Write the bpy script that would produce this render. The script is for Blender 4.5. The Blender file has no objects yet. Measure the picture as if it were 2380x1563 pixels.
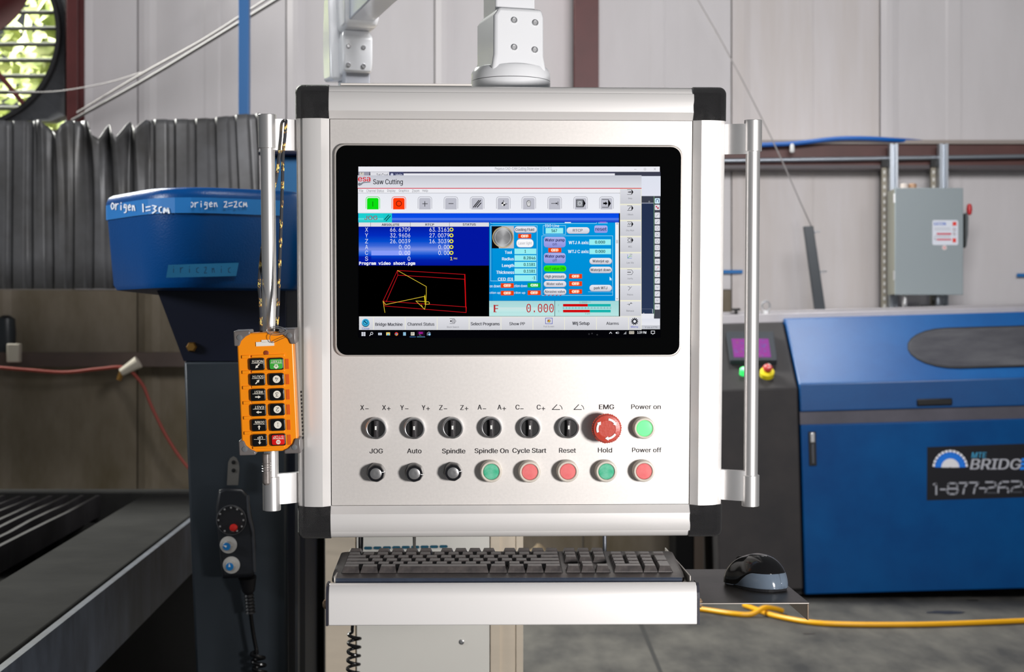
import bpy, math, random
import numpy as np
from mathutils import Matrix, Vector
random.seed(7)
scene = bpy.context.scene
COL = scene.collection
F = 3700.0; CX = 1190.0; CY = 781.5; ZC = 1.33

# ------------------------------------------------------------------ camera, world, lights, exposure
cam_d = bpy.data.cameras.new('camera'); cam = bpy.data.objects.new('camera', cam_d); COL.objects.link(cam)
cam.location = (0, 0, ZC); cam.rotation_euler = (math.pi/2, 0, 0)
cam_d.sensor_width = 36; cam_d.lens = F/2380*36; cam_d.clip_start = .05; cam_d.clip_end = 100
cam_d.dof.use_dof = True; cam_d.dof.focus_distance = 2.16; cam_d.dof.aperture_fstop = 11
scene.camera = cam
world = bpy.data.worlds.new('world'); scene.world = world; world.use_nodes = True
world.node_tree.nodes['Background'].inputs[0].default_value = (.90, .95, 1.0, 1)
world.node_tree.nodes['Background'].inputs[1].default_value = .115
scene.view_settings.view_transform = 'Standard'; scene.view_settings.look = 'None'
scene.view_settings.exposure = 0; scene.view_settings.gamma = 1
def area(name, loc, target, sx, sy, power, col, spread=180):
    l = bpy.data.lights.new(name, 'AREA'); l.shape = 'RECTANGLE'; l.size = sx; l.size_y = sy; l.energy = power; l.color = col; l.spread = math.radians(spread)
    o = bpy.data.objects.new(name, l); COL.objects.link(o); o.location = loc
    o.rotation_euler = (Vector(target)-Vector(loc)).to_track_quat('-Z', 'Y').to_euler(); return o
area('key_softbox', (1.12, .55, 1.18), (0, 2.18, 1.32), .26, .30, 46, (1, .972, .955))
area('hall_softbox', (.9, 2.6, 3.3), (-.8, 9.2, 3.2), 2.4, 1.0, 165, (1, .985, .985), 140)
area('machine_softbox', (2.6, 4.6, 2.9), (2.2, 8.1, .8), 1.2, .8, 11, (1, .98, .97), 100)
area('roof_skylight', (1.70, 8.30, 4.4), (1.70, 8.30, 0), .55, .5, 6.5, (1, 1, 1), 60)  # unseen lamp added above the hood for its highlight
area('left_door_daylight', (-3.4, 2.4, 2.3), (-.70, 3.5, 1.5), .6, .6, 2.4, (.95, .98, 1), 26)  # narrow lamp added for daylight on the housing's left face
area('yard_daylight', (-5.4, 9.9, 6.5), (-3.9, 11.6, 3.0), 2.5, 2.5, 3200, (1, 1, .93))

# ------------------------------------------------------------------ materials
def lin(c):
    out = []
    for v in c:
        v = v/255.0
        out.append(v/12.92 if v <= .04045 else ((v+.055)/1.055)**2.4)
    return tuple(out)
MATS = {}
def mat(name, rgb, rough=.5, metal=0.0, spec=.5, noise=0.0, nscale=8.0, bump=0.0, bscale=40.0, stretch=(1, 1, 1), bdist=.002, rgb2=None, emit=0.0, alpha=None, coat=0.0, detail=4.0):
    if name in MATS: return MATS[name]
    m = bpy.data.materials.new(name); m.use_nodes = True; nt = m.node_tree; b = nt.nodes['Principled BSDF']
    c = lin(rgb); b.inputs['Base Color'].default_value = c+(1,)
    b.inputs['Roughness'].default_value = rough; b.inputs['Metallic'].default_value = metal
    b.inputs['Specular IOR Level'].default_value = spec
    if coat: b.inputs['Coat Weight'].default_value = coat; b.inputs['Coat Roughness'].default_value = .08
    if noise or bump:
        tc = nt.nodes.new('ShaderNodeTexCoord'); mp = nt.nodes.new('ShaderNodeMapping'); mp.inputs['Scale'].default_value = stretch
        nt.links.new(tc.outputs['Object'], mp.inputs[0])
    if noise:
        n = nt.nodes.new('ShaderNodeTexNoise'); n.inputs['Scale'].default_value = nscale; n.inputs['Detail'].default_value = detail
        n.inputs['Roughness'].default_value = .62
        nt.links.new(mp.outputs[0], n.inputs['Vector'])
        r = nt.nodes.new('ShaderNodeValToRGB'); r.color_ramp.elements[0].position = .32; r.color_ramp.elements[1].position = .70
        c2 = lin(rgb2) if rgb2 else tuple(x*(1-noise) for x in c)
        r.color_ramp.elements[0].color = tuple(c2)+(1,); r.color_ramp.elements[1].color = c+(1,)
        nt.links.new(n.outputs['Fac'], r.inputs[0]); nt.links.new(r.outputs[0], b.inputs['Base Color'])
    if bump:
        n2 = nt.nodes.new('ShaderNodeTexNoise'); n2.inputs['Scale'].default_value = bscale; n2.inputs['Detail'].default_value = 2
        nt.links.new(mp.outputs[0], n2.inputs['Vector'])
        bp = nt.nodes.new('ShaderNodeBump'); bp.inputs['Strength'].default_value = bump; bp.inputs['Distance'].default_value = bdist
        nt.links.new(n2.outputs['Fac'], bp.inputs['Height']); nt.links.new(bp.outputs[0], b.inputs['Normal'])
    if emit:
        b.inputs['Emission Color'].default_value = c+(1,); b.inputs['Emission Strength'].default_value = emit
    if alpha is not None:
        b.inputs['Transmission Weight'].default_value = alpha; b.inputs['IOR'].default_value = 1.3
    MATS[name] = m; return m
def vcmat(name, emissive, rough=.6, spec=.3):
    m = bpy.data.materials.new(name); m.use_nodes = True; nt = m.node_tree; b = nt.nodes['Principled BSDF']
    a = nt.nodes.new('ShaderNodeVertexColor'); a.layer_name = 'Col'
    b.inputs['Roughness'].default_value = rough; b.inputs['Specular IOR Level'].default_value = spec
    if emissive:
        b.inputs['Base Color'].default_value = (0, 0, 0, 1); b.inputs['Specular IOR Level'].default_value = 0
        nt.links.new(a.outputs['Color'], b.inputs['Emission Color']); b.inputs['Emission Strength'].default_value = emissive
    else: nt.links.new(a.outputs['Color'], b.inputs['Base Color'])
    return m
M_SCREEN = vcmat('screen_light', 1.0); M_INK = vcmat('printed_ink', 0); M_INKM = vcmat('matte_print', 0, .45, .5)

ALU = mat('satin_aluminium', (238, 235, 233), .40, .35, .5, bump=.01, bscale=300)
ALUH = mat('anodised_handle_aluminium', (240, 238, 237), .34, .85, .5)
PLATE = mat('bead_blasted_steel', (228, 223, 219), .45, .45, .5, noise=.07, nscale=260, bump=.015, bscale=900)
BLACKP = mat('textured_black_plastic', (34, 33, 35), .42, 0, 1.0, bump=1.0, bscale=1300, bdist=.0035)
BLACKG = mat('black_glass', (1, 1, 1), .05, 0, .25)
BLACK = mat('matte_black', (12, 12, 13), .5, 0, .4)
SILV = mat('brushed_silver', (205, 205, 206), .28, .9, .5)
CHROME = mat('chrome', (228, 228, 230), .25, .75)
ARMW = mat('glossy_white_paint', (236, 237, 240), .18, 0, .5)
BODY = mat('cabinet_back_grey', (198, 196, 194), .5, .2)
CREAM = mat('cream_plastic', (214, 205, 192), .4, 0, .5)
ORANGE = mat('orange_plastic', (255, 148, 5), .32, 0, .5)
ORANGE_SHADE = mat('deep_orange_plastic', (226, 92, 5), .4)  # orange darkened for the shade in the remote's recesses
RUBB = mat('translucent_grey_rubber', (110, 104, 102), .3, 0, .6)
DIRTY = mat('keyboard_plastic', (50, 47, 47), .42, 0, .5, noise=.45, nscale=60, rgb2=(76, 70, 68), bump=.1, bscale=500)
KEYM = mat('key_plastic', (58, 54, 54), .36, 0, .5, noise=.3, nscale=90, rgb2=(82, 76, 74))

# ------------------------------------------------------------------ mesh helpers
def srt(v): return (v[0], v[1], v[2])
class MB:
    def __init__(s): s.v = []; s.f = []; s.c = []
    def add(s, vs, fs, col=None):
        n = len(s.v); s.v += [srt(p) for p in vs]; s.f += [tuple(i+n for i in f) for f in fs]
        s.c += [col]*len(fs); return s
    def box(s, x0, x1, y0, y1, z0, z1, col=None):
        vs = [(x, y, z) for x in (x0, x1) for y in (y0, y1) for z in (z0, z1)]
        return s.add(vs, [(0, 1, 3, 2), (4, 6, 7, 5), (0, 4, 5, 1), (2, 3, 7, 6), (0, 2, 6, 4), (1, 5, 7, 3)], col)
    def loft(s, rings, cap=True, col=None, closed=True):
        n = len(rings[0]); vs = [p for r in rings for p in r]; fs = []
        for k in range(len(rings)-1):
            for i in range(n if closed else n-1):
                j = (i+1) % n; fs.append((k*n+i, k*n+j, (k+1)*n+j, (k+1)*n+i))
        if cap: fs.append(tuple(range(n-1, -1, -1))); fs.append(tuple((len(rings)-1)*n+i for i in range(n)))
        return s.add(vs, fs, col)
    def prism(s, poly, axis, a, b, col=None):
        def mk(p, t):
            if axis == 'x': return (t, p[0], p[1])
            if axis == 'y': return (p[0], t, p[1])
            return (p[0], p[1], t)
        return s.loft([[mk(p, a) for p in poly], [mk(p, b) for p in poly]], col=col)
    def lathe(s, prof, n=32, o=(0, 0, 0), axis='z', mod=None, col=None):
        rings = []
        for r, h in prof:
            ring = []
            for i in range(n):
                a = 2*math.pi*i/n; rr = r*(mod(a, h) if mod else 1); u, w = rr*math.cos(a), rr*math.sin(a)
                if axis == 'z': p = (o[0]+u, o[1]+w, o[2]+h)
                elif axis == 'y': p = (o[0]+u, o[1]+h, o[2]+w)
                else: p = (o[0]+h, o[1]+u, o[2]+w)
                ring.append(p)
            rings.append(ring)
        return s.loft(rings, col=col)
    def tube(s, pts, r, n=10, col=None):
        pts = [Vector(p) for p in pts]; rings = []; up = Vector((.13, .21, .97))
        prev = None
        for i, p in enumerate(pts):
            t = (pts[min(i+1, len(pts)-1)]-pts[max(i-1, 0)]).normalized()
            if prev is None:
                a = t.cross(up).normalized()
            else:
                a = (prev-t*prev.dot(t)).normalized()
            prev = a; b = t.cross(a); rr = r[i] if isinstance(r, (list, tuple)) else r
            rings.append([p+a*rr*math.cos(2*math.pi*k/n)+b*rr*math.sin(2*math.pi*k/n) for k in range(n)])
        return s.loft(rings, col=col)
    def build(s, name, m, parent=None, org=(0, 0, 0), smooth=False, bevel=0, loc=None, seg=2, kind=None):
        me = bpy.data.meshes.new(name)
        vs = [(p[0]-org[0], p[1]-org[1], p[2]-org[2]) for p in s.v]
        me.from_pydata(vs, [], s.f); me.materials.append(m)
        if any(c is not None for c in s.c):
            at = me.color_attributes.new('Col', 'FLOAT_COLOR', 'CORNER'); data = []
            for poly, c in zip(s.f, s.c):
                for k in range(len(poly)):
                    cc = c[k] if (c is not None and isinstance(c[0], tuple)) else (c or (0, 0, 0)); data += [cc[0], cc[1], cc[2], 1.0]
            at.data.foreach_set('color', data)
        import bmesh
        if not any(c is not None for c in s.c):
            bm = bmesh.new(); bm.from_mesh(me); bmesh.ops.recalc_face_normals(bm, faces=bm.faces); bm.to_mesh(me); bm.free()
        if smooth:
            for p in me.polygons: p.use_smooth = True
            try: me.set_sharp_from_angle(angle=math.radians(38))
            except Exception: pass
        o = bpy.data.objects.new(name, me); COL.objects.link(o)
        if parent: o.parent = parent
        if loc is not None: o.location = loc
        if bevel:
            b = o.modifiers.new('bevel', 'BEVEL'); b.width = bevel; b.segments = seg; b.limit_method = 'ANGLE'; b.angle_limit = math.radians(40)
            b.harden_normals = False
            for p in me.polygons: p.use_smooth = True
            try: me.set_sharp_from_angle(angle=math.radians(38))
            except Exception: pass
        if kind: o['kind'] = kind
        return o
def tag(o, label=None, cat=None, group=None, kind=None):
    if label: o['label'] = label
    if cat: o['category'] = cat
    if group: o['group'] = group
    if kind: o['kind'] = kind
    return o
def thing(name, label, cat, loc=(0, 0, 0), group=None, mw=None):
    o = bpy.data.objects.new(name, None); COL.objects.link(o); o.empty_display_size = .05
    if mw is not None: o.matrix_world = mw
    else: o.location = loc
    return tag(o, label, cat, group)
def W(px, py, d): return ((px-CX)/F*d, d, ZC-(py-CY)/F*d)
class Frame:
    def __init__(s, T, X, Y, Z): s.T = Vector(T); s.X = Vector(X); s.Y = Vector(Y); s.Z = Vector(Z)
    def loc(s, px, py, h=0.0):
        D = Vector(((px-CX)/F, 1, -(py-CY)/F)); C = Vector((0, 0, ZC)); P0 = s.T+s.Z*h
        t = (P0-C).dot(s.Z)/D.dot(s.Z); q = C+D*t-s.T
        return Vector((q.dot(s.X), q.dot(s.Y), h))
    def mw(s):
        m = Matrix.Identity(4)
        for i in range(3): m[i][0] = s.X[i]; m[i][1] = s.Y[i]; m[i][2] = s.Z[i]; m[i][3] = s.T[i]
        return m
    def world(s, p): return s.T+s.X*p[0]+s.Y*p[1]+s.Z*p[2]
    def spun(s, a, T=None):
        c, n = math.cos(a), math.sin(a)
        return Frame(T if T is not None else s.T, s.X*c+s.Y*n, s.Y*c-s.X*n, s.Z)

# ------------------------------------------------------------------ flat print (text, lines, shapes)
FONTS = {}
def getfont(k):
    if k not in FONTS:
        f = None
        if k in ('mono', 'sans'):
            try:
                import os
                f = bpy.data.fonts.load(os.path.join(bpy.utils.system_resource('DATAFILES'), 'fonts', {'mono': 'DejaVuSansMono.woff2', 'sans': 'Inter.woff2'}[k]))
            except Exception: f = None
        FONTS[k] = f
    return FONTS[k]
GC = {}
from mathutils.geometry import delaunay_2d_cdt
def glyphs(s, font, bold):
    """text outlines, filled by a constrained triangulation and a non-zero winding test"""
    key = (s, font, bold)
    if key in GC: return GC[key]
    cu = bpy.data.curves.new('t', 'FONT'); cu.body = s; cu.size = 1; cu.resolution_u = 3; cu.offset = bold
    f = getfont(font)
    if f: cu.font = f
    cu.fill_mode = 'NONE' if font == 'sans' else 'BOTH'
    ob = bpy.data.objects.new('t', cu); me = bpy.data.meshes.new_from_object(ob)
    vs = [(v.co.x, v.co.y) for v in me.vertices]; fs = [tuple(p.vertices) for p in me.polygons]
    ed = [tuple(e.vertices) for e in me.edges]
    bpy.data.objects.remove(ob); bpy.data.curves.remove(cu); bpy.data.meshes.remove(me)
    if font == 'sans' and ed:
        r = delaunay_2d_cdt([Vector(v) for v in vs], ed, [], 0, 1e-6)
        V = np.array([(v[0], v[1]) for v in r[0]]); T = np.array([t for t in r[2] if len(t) == 3])
        # loops keep their direction: follow the edges
        nb = {}
        for a, b in ed: nb.setdefault(a, []).append(b); nb.setdefault(b, []).append(a)
        seen = set(); segs = []
        for st in range(len(vs)):
            if st in seen or st not in nb: continue
            loop = [st]; seen.add(st); nx_ = st+1 if (st+1 in nb[st]) else nb[st][0]
            while nx_ is not None and nx_ not in seen:
                loop.append(nx_); seen.add(nx_); c = [q for q in nb[nx_] if q not in seen]; nx_ = c[0] if c else None
            segs += [(loop[k], loop[(k+1) % len(loop)]) for k in range(len(loop))]
        S = np.array([(vs[a][0], vs[a][1], vs[b][0], vs[b][1]) for a, b in segs]); C = V[T].mean(1)
        px, py = C[:, 0:1], C[:, 1:2]; x0, y0, x1, y1 = S.T
        up = (y0 <= py) & (y1 > py); dn = (y0 > py) & (y1 <= py)
        side = (x1-x0)*(py-y0)-(px-x0)*(y1-y0)
        wn = (up & (side > 0)).sum(1).astype(int)-(dn & (side < 0)).sum(1).astype(int)
        vs = [tuple(v) for v in V]; fs = [tuple(int(i) for i in t) for t, w in zip(T, wn) if w != 0]
    GC[key] = (vs, fs); return GC[key]
class Ink:
    """flat shapes in photo pixels laid onto the plane z=h of a frame"""
    def __init__(s, fr, h, eps=.00006, sub=None): s.m = MB(); s.fr = fr; s.h = h; s.eps = eps; s.n = 0; s.bb = []; s.sub = sub or (lambda p: p)
    def lv(s, pts):
        xs = [p[0] for p in pts]; ys = [p[1] for p in pts]; b = (min(xs), min(ys), max(xs), max(ys)); m = 0
        for q in s.bb:
            if q[4] > m and q[0] < b[2] and q[2] > b[0] and q[1] < b[3] and q[3] > b[1]: m = q[4]
        s.n = m+1; s.bb.append(b+(m+1,))
    def P(s, x, y): p = s.fr.loc(x, y, s.h); return s.sub((p[0], p[1], s.h+s.n*s.eps))
    def poly(s, pts, col, cols=None):
        s.lv(pts); vs = [s.P(*p) for p in pts]
        c = [lin(k) for k in cols] if cols else lin(col)
        s.m.add(vs, [tuple(range(len(pts)))], c); return s
    def rect(s, x0, y0, x1, y1, col, col2=None):
        if col2: return s.poly([(x0, y0), (x1, y0), (x1, y1), (x0, y1)], None, [col, col, col2, col2])
        return s.poly([(x0, y0), (x1, y0), (x1, y1), (x0, y1)], col)
    def rrect(s, x0, y0, x1, y1, r, col, col2=None):
        pts = []
        r = min(r, (x1-x0)/2, (y1-y0)/2)
        for cx, cy, a0 in ((x1-r, y0+r, -90), (x1-r, y1-r, 0), (x0+r, y1-r, 90), (x0+r, y0+r, 180)):
            for k in range(5):
                a = math.radians(a0+k*22.5); pts.append((cx+r*math.cos(a), cy+r*math.sin(a)))
        if col2:
            cs = [tuple(col[i]+(col2[i]-col[i])*(p[1]-y0)/(y1-y0) for i in range(3)) for p in pts]
            return s.poly(pts, None, cs)
        return s.poly(pts, col)
    def line(s, pts, w, col, closed=False):
        s.lv(pts)
        if closed: pts = list(pts)+[pts[0]]
        for a, b in zip(pts, pts[1:]):
            dx, dy = b[0]-a[0], b[1]-a[1]; L = math.hypot(dx, dy) or 1; nx, ny = -dy/L*w/2, dx/L*w/2; ex, ey = dx/L*w*.3, dy/L*w*.3
            q = [(a[0]+nx-ex, a[1]+ny-ey), (b[0]+nx+ex, b[1]+ny+ey), (b[0]-nx+ex, b[1]-ny+ey), (a[0]-nx-ex, a[1]-ny-ey)]
            s.m.add([s.P(*p) for p in q], [(0, 1, 2, 3)], lin(col))
        return s
    def frame(s, x0, y0, x1, y1, w, col): return s.line([(x0, y0), (x1, y0), (x1, y1), (x0, y1)], w, col, True)
    def disc(s, cx, cy, r, col, ry=None, n=24):
        return s.poly([(cx+r*math.cos(2*math.pi*k/n), cy+(ry or r)*math.sin(2*math.pi*k/n)) for k in range(n)], col)
    def ring(s, cx, cy, r, w, col, a0=0, a1=360, n=28):
        return s.line([(cx+r*math.cos(math.radians(a0+(a1-a0)*k/n)), cy+r*math.sin(math.radians(a0+(a1-a0)*k/n))) for k in range(n+1)], w, col)
    def text(s, t, x0, x1, y0, y1, col, font='sans', bold=0.0, rot=False, slant=0.0):
        if bold and font == 'sans':
            w = bold*(y1-y0)*1.3
            for k in (-1, 1): s.text(t, x0+k*w, x1+k*w, y0, y1, col, font, 0.0, rot, slant)
            bold = 0.0
        s.lv([(x0, y0), (x1, y1)]); vs, fs = glyphs(t, font, bold)
        if not vs: return s
        a = min(v[0] for v in vs); b = max(v[0] for v in vs); c = min(v[1] for v in vs); d = max(v[1] for v in vs)
        q = []
        for v in vs:
            u = (v[0]-a)/(b-a or 1); w = (v[1]-c)/(d-c or 1)
            if rot: X = x1-u*(x1-x0); Y = y0+w*(y1-y0)
            else: X = x0+u*(x1-x0)+w*slant; Y = y1-w*(y1-y0)
            q.append(s.P(X, Y))
        s.m.add(q, fs, lin(col)); return s
    def build(s, name, m, parent): return s.m.build(name, m, parent)

# ================================================================== SETTING
# floor
FLOOR = mat('grey_concrete', (92, 90, 86), .75, 0, .15, noise=.5, nscale=2.4, rgb2=(50, 50, 51), stretch=(1.5, .55, 1), bump=.2, bscale=30, detail=9)
b = MB(); b.box(-6.5, 6.5, 1.0, 9.3, -.1, 0); fl = b.build('floor', FLOOR); fl['kind'] = 'structure'
b = MB(); jp = [W(1487, 1447, 7.39), W(1540, 1575, 6.2)]
b.add([(jp[0][0]-.01, jp[0][1], .001), (jp[0][0]+.01, jp[0][1], .001), (jp[1][0]+.008, jp[1][1], .001), (jp[1][0]-.008, jp[1][1], .001), (jp[0][0]-.12, 9.2, .001), (jp[0][0]-.10, 9.2, .001)], [(0, 1, 2, 3), (4, 5, 1, 0)])
b.build('floor_joint', mat('joint_black', (30, 30, 30), .8), fl)
b = MB()
for px, py, d, rx, ry in ((2200, 1426, 7.65, .10, .05), (2260, 1395, 8.0, .035, .02), (1880, 1473, 7.1, .03, .012)):
    c = W(px, py, d); n = 18
    b.add([(c[0]+rx*math.cos(2*math.pi*k/n)*random.uniform(.75, 1.1), c[1]+ry*math.sin(2*math.pi*k/n)*random.uniform(.75, 1.1), .0012) for k in range(n)], [tuple(range(n))])
b.build('oil_stain', mat('oil_dark', (42, 41, 41), .35), fl)
# back wall of liner panels
DW = 9.2
WALLM = mat('white_liner_steel', (214, 210, 212), .55, 0, .3, noise=.16, nscale=1.2, rgb2=(204, 200, 201), stretch=(2.2, 1, .5), detail=6)
WALLR = mat('stained_liner_steel', (212, 207, 208), .55, 0, .3, noise=.2, nscale=1.6, rgb2=(200, 192, 188), stretch=(3.5, 1, .35), detail=7)
DIRT = mat('dirty_shaded_cream_liner', (128, 118, 104), .6, 0, .3, noise=.5, nscale=2.2, rgb2=(92, 82, 62), stretch=(1.6, 1, .6), detail=8)  # dirty cream, darkened further for the shade on the lower wall
b = MB(); b.box(-2.55, 6.5, DW+.03, DW+.10, 0, 3.9); b.box(-6.5, -2.5499, DW+.03, DW+.10, 0, 2.525); b.box(-6.5, -3.9, DW+.03, DW+.1, 2.525, 3.9)
wall = b.build('wall_back', mat('wall_core', (120, 116, 112), .7)); wall['kind'] = 'structure'
pitch = 345/F*DW; x0 = (320-CX)/F*DW
for k in range(-1, 10):
    xa = x0+k*pitch; xb = xa+pitch
    if k == -1: xa = (172-CX)/F*DW
    b = MB()
    prof = [(xa+.004, DW+.03), (xa+.004, DW), (xa+.04, DW-.008), (xa+.07, DW-.008), (xa+.11, DW)]
    mid = (xa+xb)/2; prof += [(mid-.05, DW), (mid-.035, DW-.003), (mid+.035, DW-.003), (mid+.05, DW)] if k >= 0 else []
    prof += [(xb-.004, DW), (xb-.004, DW+.03)]
    lowest = 1.60 if k < 4 else 0.0
    b.prism(prof, 'z', lowest, 3.9); b.build('panel', WALLR if k == 4 else WALLM, wall)
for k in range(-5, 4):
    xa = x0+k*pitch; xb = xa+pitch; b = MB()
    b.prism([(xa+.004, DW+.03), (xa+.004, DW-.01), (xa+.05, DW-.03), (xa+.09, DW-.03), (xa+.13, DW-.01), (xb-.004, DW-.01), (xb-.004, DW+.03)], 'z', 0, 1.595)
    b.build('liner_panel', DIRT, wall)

# ================================================================== BACKGROUND, LEFT
REDST = mat('red_oxide_steel', (92, 40, 40), .5, 0, .4, noise=.3, nscale=3)
BROWNST = mat('red_brown_girt', (98, 60, 56), .5, 0, .4, noise=.35, nscale=2.5)
GALV = mat('galvanised_grey', (150, 154, 158), .35, .6, .5, noise=.25, nscale=6)
# wall exhaust fan
fc = W(-86, 75, 9.1); fr_ = 218/F*9.1
fan = thing('exhaust_fan', 'big round wall exhaust fan with daylight showing through its slats at top left', 'fan', fc)
FANM = mat('fan_housing_grey', (100, 102, 106), .45, .3, .5, noise=.3, nscale=4)
b = MB(); xr = W(150, 0, 9.1)[0]; xl = fc[0]-.75; zt = 3.88; zb = W(0, 281, 9.1)[2]; n = 64
inner = []; outer = []
for k in range(n):
    a = 2*math.pi*k/n; c, s_ = math.cos(a), math.sin(a); inner.append((fc[0]+fr_*c, fc[2]+fr_*s_))
    t = min(((xr-fc[0]) if c > 0 else (xl-fc[0]))/c if abs(c) > 1e-6 else 9, ((zt-fc[2]) if s_ > 0 else (zb-fc[2]))/s_ if abs(s_) > 1e-6 else 9); t = abs(t)
    outer.append((fc[0]+t*c, fc[2]+t*s_))
b.loft([[(p[0], 9.16, p[1]) for p in inner], [(p[0], 9.10, p[1]) for p in outer], [(p[0], 9.22, p[1]) for p in outer], [(p[0], 9.22, p[1]) for p in inner]], cap=False)
b.build('housing', FANM, fan, org=fc)
b = MB(); b.loft([[(fc[0]+r*math.cos(2*math.pi*k/n), y, fc[2]+r*math.sin(2*math.pi*k/n)) for k in range(n)] for r, y in ((fr_+.02, 9.09), (fr_-.004, 9.09), (fr_-.004, 9.30), (fr_+.02, 9.30), (fr_+.02, 9.09))], cap=False)
b.build('ring', mat('fan_ring_dark', (44, 44, 46), .4, .3), fan, org=fc, smooth=True)
for k in range(14):
    z = fc[2]-fr_+.04+k*.093; hw = math.sqrt(max(0, fr_**2-(z-fc[2])**2))
    if hw < .05: continue
    b = MB(); b.prism([(9.24, z-.014), (9.30, z+.012), (9.305, z+.004), (9.245, z-.024)], 'x', fc[0]-hw, fc[0]+hw)
    b.build('slat', mat('slat_grey', (84, 86, 80), .6), fan, org=fc)
for k in range(3):
    a0 = math.radians(36+120*k); b = MB(); rings = []
    for j in range(9):
        t = j/8; r = .07+t*(fr_-.10); wd = .035+.05*math.sin(math.pi*min(1, t*.9+.1)); a = a0+.3*(t-.5)
        c = Vector((fc[0]+r*math.cos(a), 9.20, fc[2]+r*math.sin(a))); q = Vector((-math.sin(a), .35, math.cos(a)))*wd
        nn = Vector((0, .006, 0)); rings.append([c-q-nn, c+q-nn, c+q+nn, c-q+nn])
    b.loft(rings); b.build('blade', REDST, fan, org=fc, smooth=True)
b = MB(); b.tube([(fc[0]+.05, 9.14, fc[2]-.06), (fc[0]+(fr_-.0)*math.cos(-.87), 9.10, fc[2]+(fr_-.0)*math.sin(-.87))], .014, 8); b.build('motor_strut', REDST, fan, org=fc, smooth=True)
b = MB(); b.lathe([(.09, 9.14), (.10, 9.17), (.10, 9.25)], 24, (fc[0], 0, fc[2]), 'y'); b.build('hub', REDST, fan, org=fc)
# foliage outside
bush = thing('shrub', 'sunlit green shrub outside, seen through the round wall fan', 'shrub', (-3.9, 11.4, 0))
b = MB()
for k in range(2600):
    c = Vector((random.uniform(-5.3, -3.0), random.uniform(10.9, 12.3), random.uniform(1.6, 4.4))); s_ = random.uniform(.05, .12)
    u = Vector((random.gauss(0, 1), random.gauss(0, .6), random.gauss(0, 1))).normalized(); w = u.cross(Vector((random.gauss(0, .4), 1, random.gauss(0, .5)))).normalized()
    b.add([c-u*s_, c+w*s_*.45, c+u*s_, c-w*s_*.45], [(0, 1, 2, 3)])
LEAFM = mat('sunlit_leaf', (226, 232, 168), .5, 0, .5, noise=.5, nscale=2.5, rgb2=(110, 128, 60))
b.build('foliage', LEAFM, bush, org=(-3.9, 11.4, 0), kind='stuff')
b = MB(); b.tube([(-3.9, 11.5, 0), (-3.95, 11.5, 1.5), (-4.0, 11.6, 3.6)], [.07, .05, .02], 8); b.build('stem', mat('bark', (92, 78, 60), .8), bush, org=(-3.9, 11.4, 0))
b = MB(); b.box(-9, 0, 9.4, 14, -.1, 0); yd = b.build('ground', mat('yard_earth', (140, 134, 110), .9, noise=.3)); yd['kind'] = 'structure'
# columns
def column_thing(name, label, xa, xb, d, z1, m, depth=.16, fl=.012, cat='column', z0=0):
    a = W(xa, 0, d)[0]; c = W(xb, 0, d)[0]; o = ((a+c)/2, d, z0); t = thing(name, label, cat, o)
    b = MB(); b.box(a, c, d, d+fl, z0, z1); b.build('flange', m, t, org=o, bevel=.002)
    b = MB(); b.box((a+c)/2-.006, (a+c)/2+.006, d+fl, d+depth-fl, z0, z1); b.build('web', m, t, org=o)
    b = MB(); b.box(a, c, d+depth-fl, d+depth, z0, z1); b.build('flange', m, t, org=o); return t
column_thing('steel_column', 'narrow dark red steel column beside the round wall fan', 155, 179, 9.0, 3.9, REDST, z0=1.78)
b = MB(); b.box(-4.6, -2.2, 8.95, 9.19, 1.70, 1.78); o_ = (-3.4, 9.05, 1.70); tag(b.build('ledge_beam', REDST, None, org=o_, loc=o_), 'dark beam on the wall behind the corrugated sheet', 'beam')
column_thing('steel_column', 'wide dark red steel column behind the white arm above the console', 1335, 1392, 8.99, 3.9, REDST, .19, z0=W(0, 834, 9.0)[2]+.036)
BLUEP = mat('blue_post_paint', (38, 92, 146), .4, 0, .5)
o = W(566, 0, 7.0); t = thing('steel_post', 'blue upright post rising behind the corrugated sheet', 'post', (o[0], 7.0, 0))
b = MB(); b.box(W(554, 0, 7)[0], W(578, 0, 7)[0], 7.0, 7.05, .01, 3.6); b.build('tube', BLUEP, t, org=(o[0], 7, 0), bevel=.003)
b = MB(); b.box(o[0]-.07, o[0]+.07, 6.96, 7.09, 0, .01); b.build('base_plate', BLUEP, t, org=(o[0], 7, 0))
# corrugated sheet
sheet = thing('corrugated_sheet', 'dented grey corrugated metal sheet standing behind the blue saw housing', 'metal sheet', (-1.9, 6.5, 0))
b = MB(); TX = [-400, 0, 100, 128, 140, 155, 160, 205, 225, 238, 252, 268, 283, 298, 310, 325, 342, 430, 500, 560, 604]
TY = [281, 281, 283, 308, 318, 292, 282, 282, 318, 327, 288, 312, 326, 280, 296, 308, 280, 278, 275, 268, 265]
cols = 560; xs = np.linspace(-400, 604, cols)
rows = [0, .04, .1, .2, .35, .55, .8, 1.0]; ring = []
for t_ in rows:
    row = []
    for x in xs:
        top = np.interp(x, TX, TY)
        lean = (x-420)/180*30 if x > 420 else 0      # the right part leans
        px = x-lean*(1-t_)*-0+ (lean*t_*.8 if x > 420 else 0)
        ph = ((x % 47)/47.0); tr = min(1, max(0, (abs(ph-.5)-.14)/.10)); crush = max(0, (top-283)/45)*(1-t_)**4
        bend = math.sin(x*.11)*.03*(1-t_)**5 if 90 < x < 350 else 0
        p = W(px if px < 604 else 604, top+(672-top)*t_, 6.5)
        row.append((p[0], 6.5-.022*tr-.07*crush+bend+.006*math.sin(x*.031+t_*4), p[2]))
    ring.append(row)
b.loft(ring, cap=False, closed=False)
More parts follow.
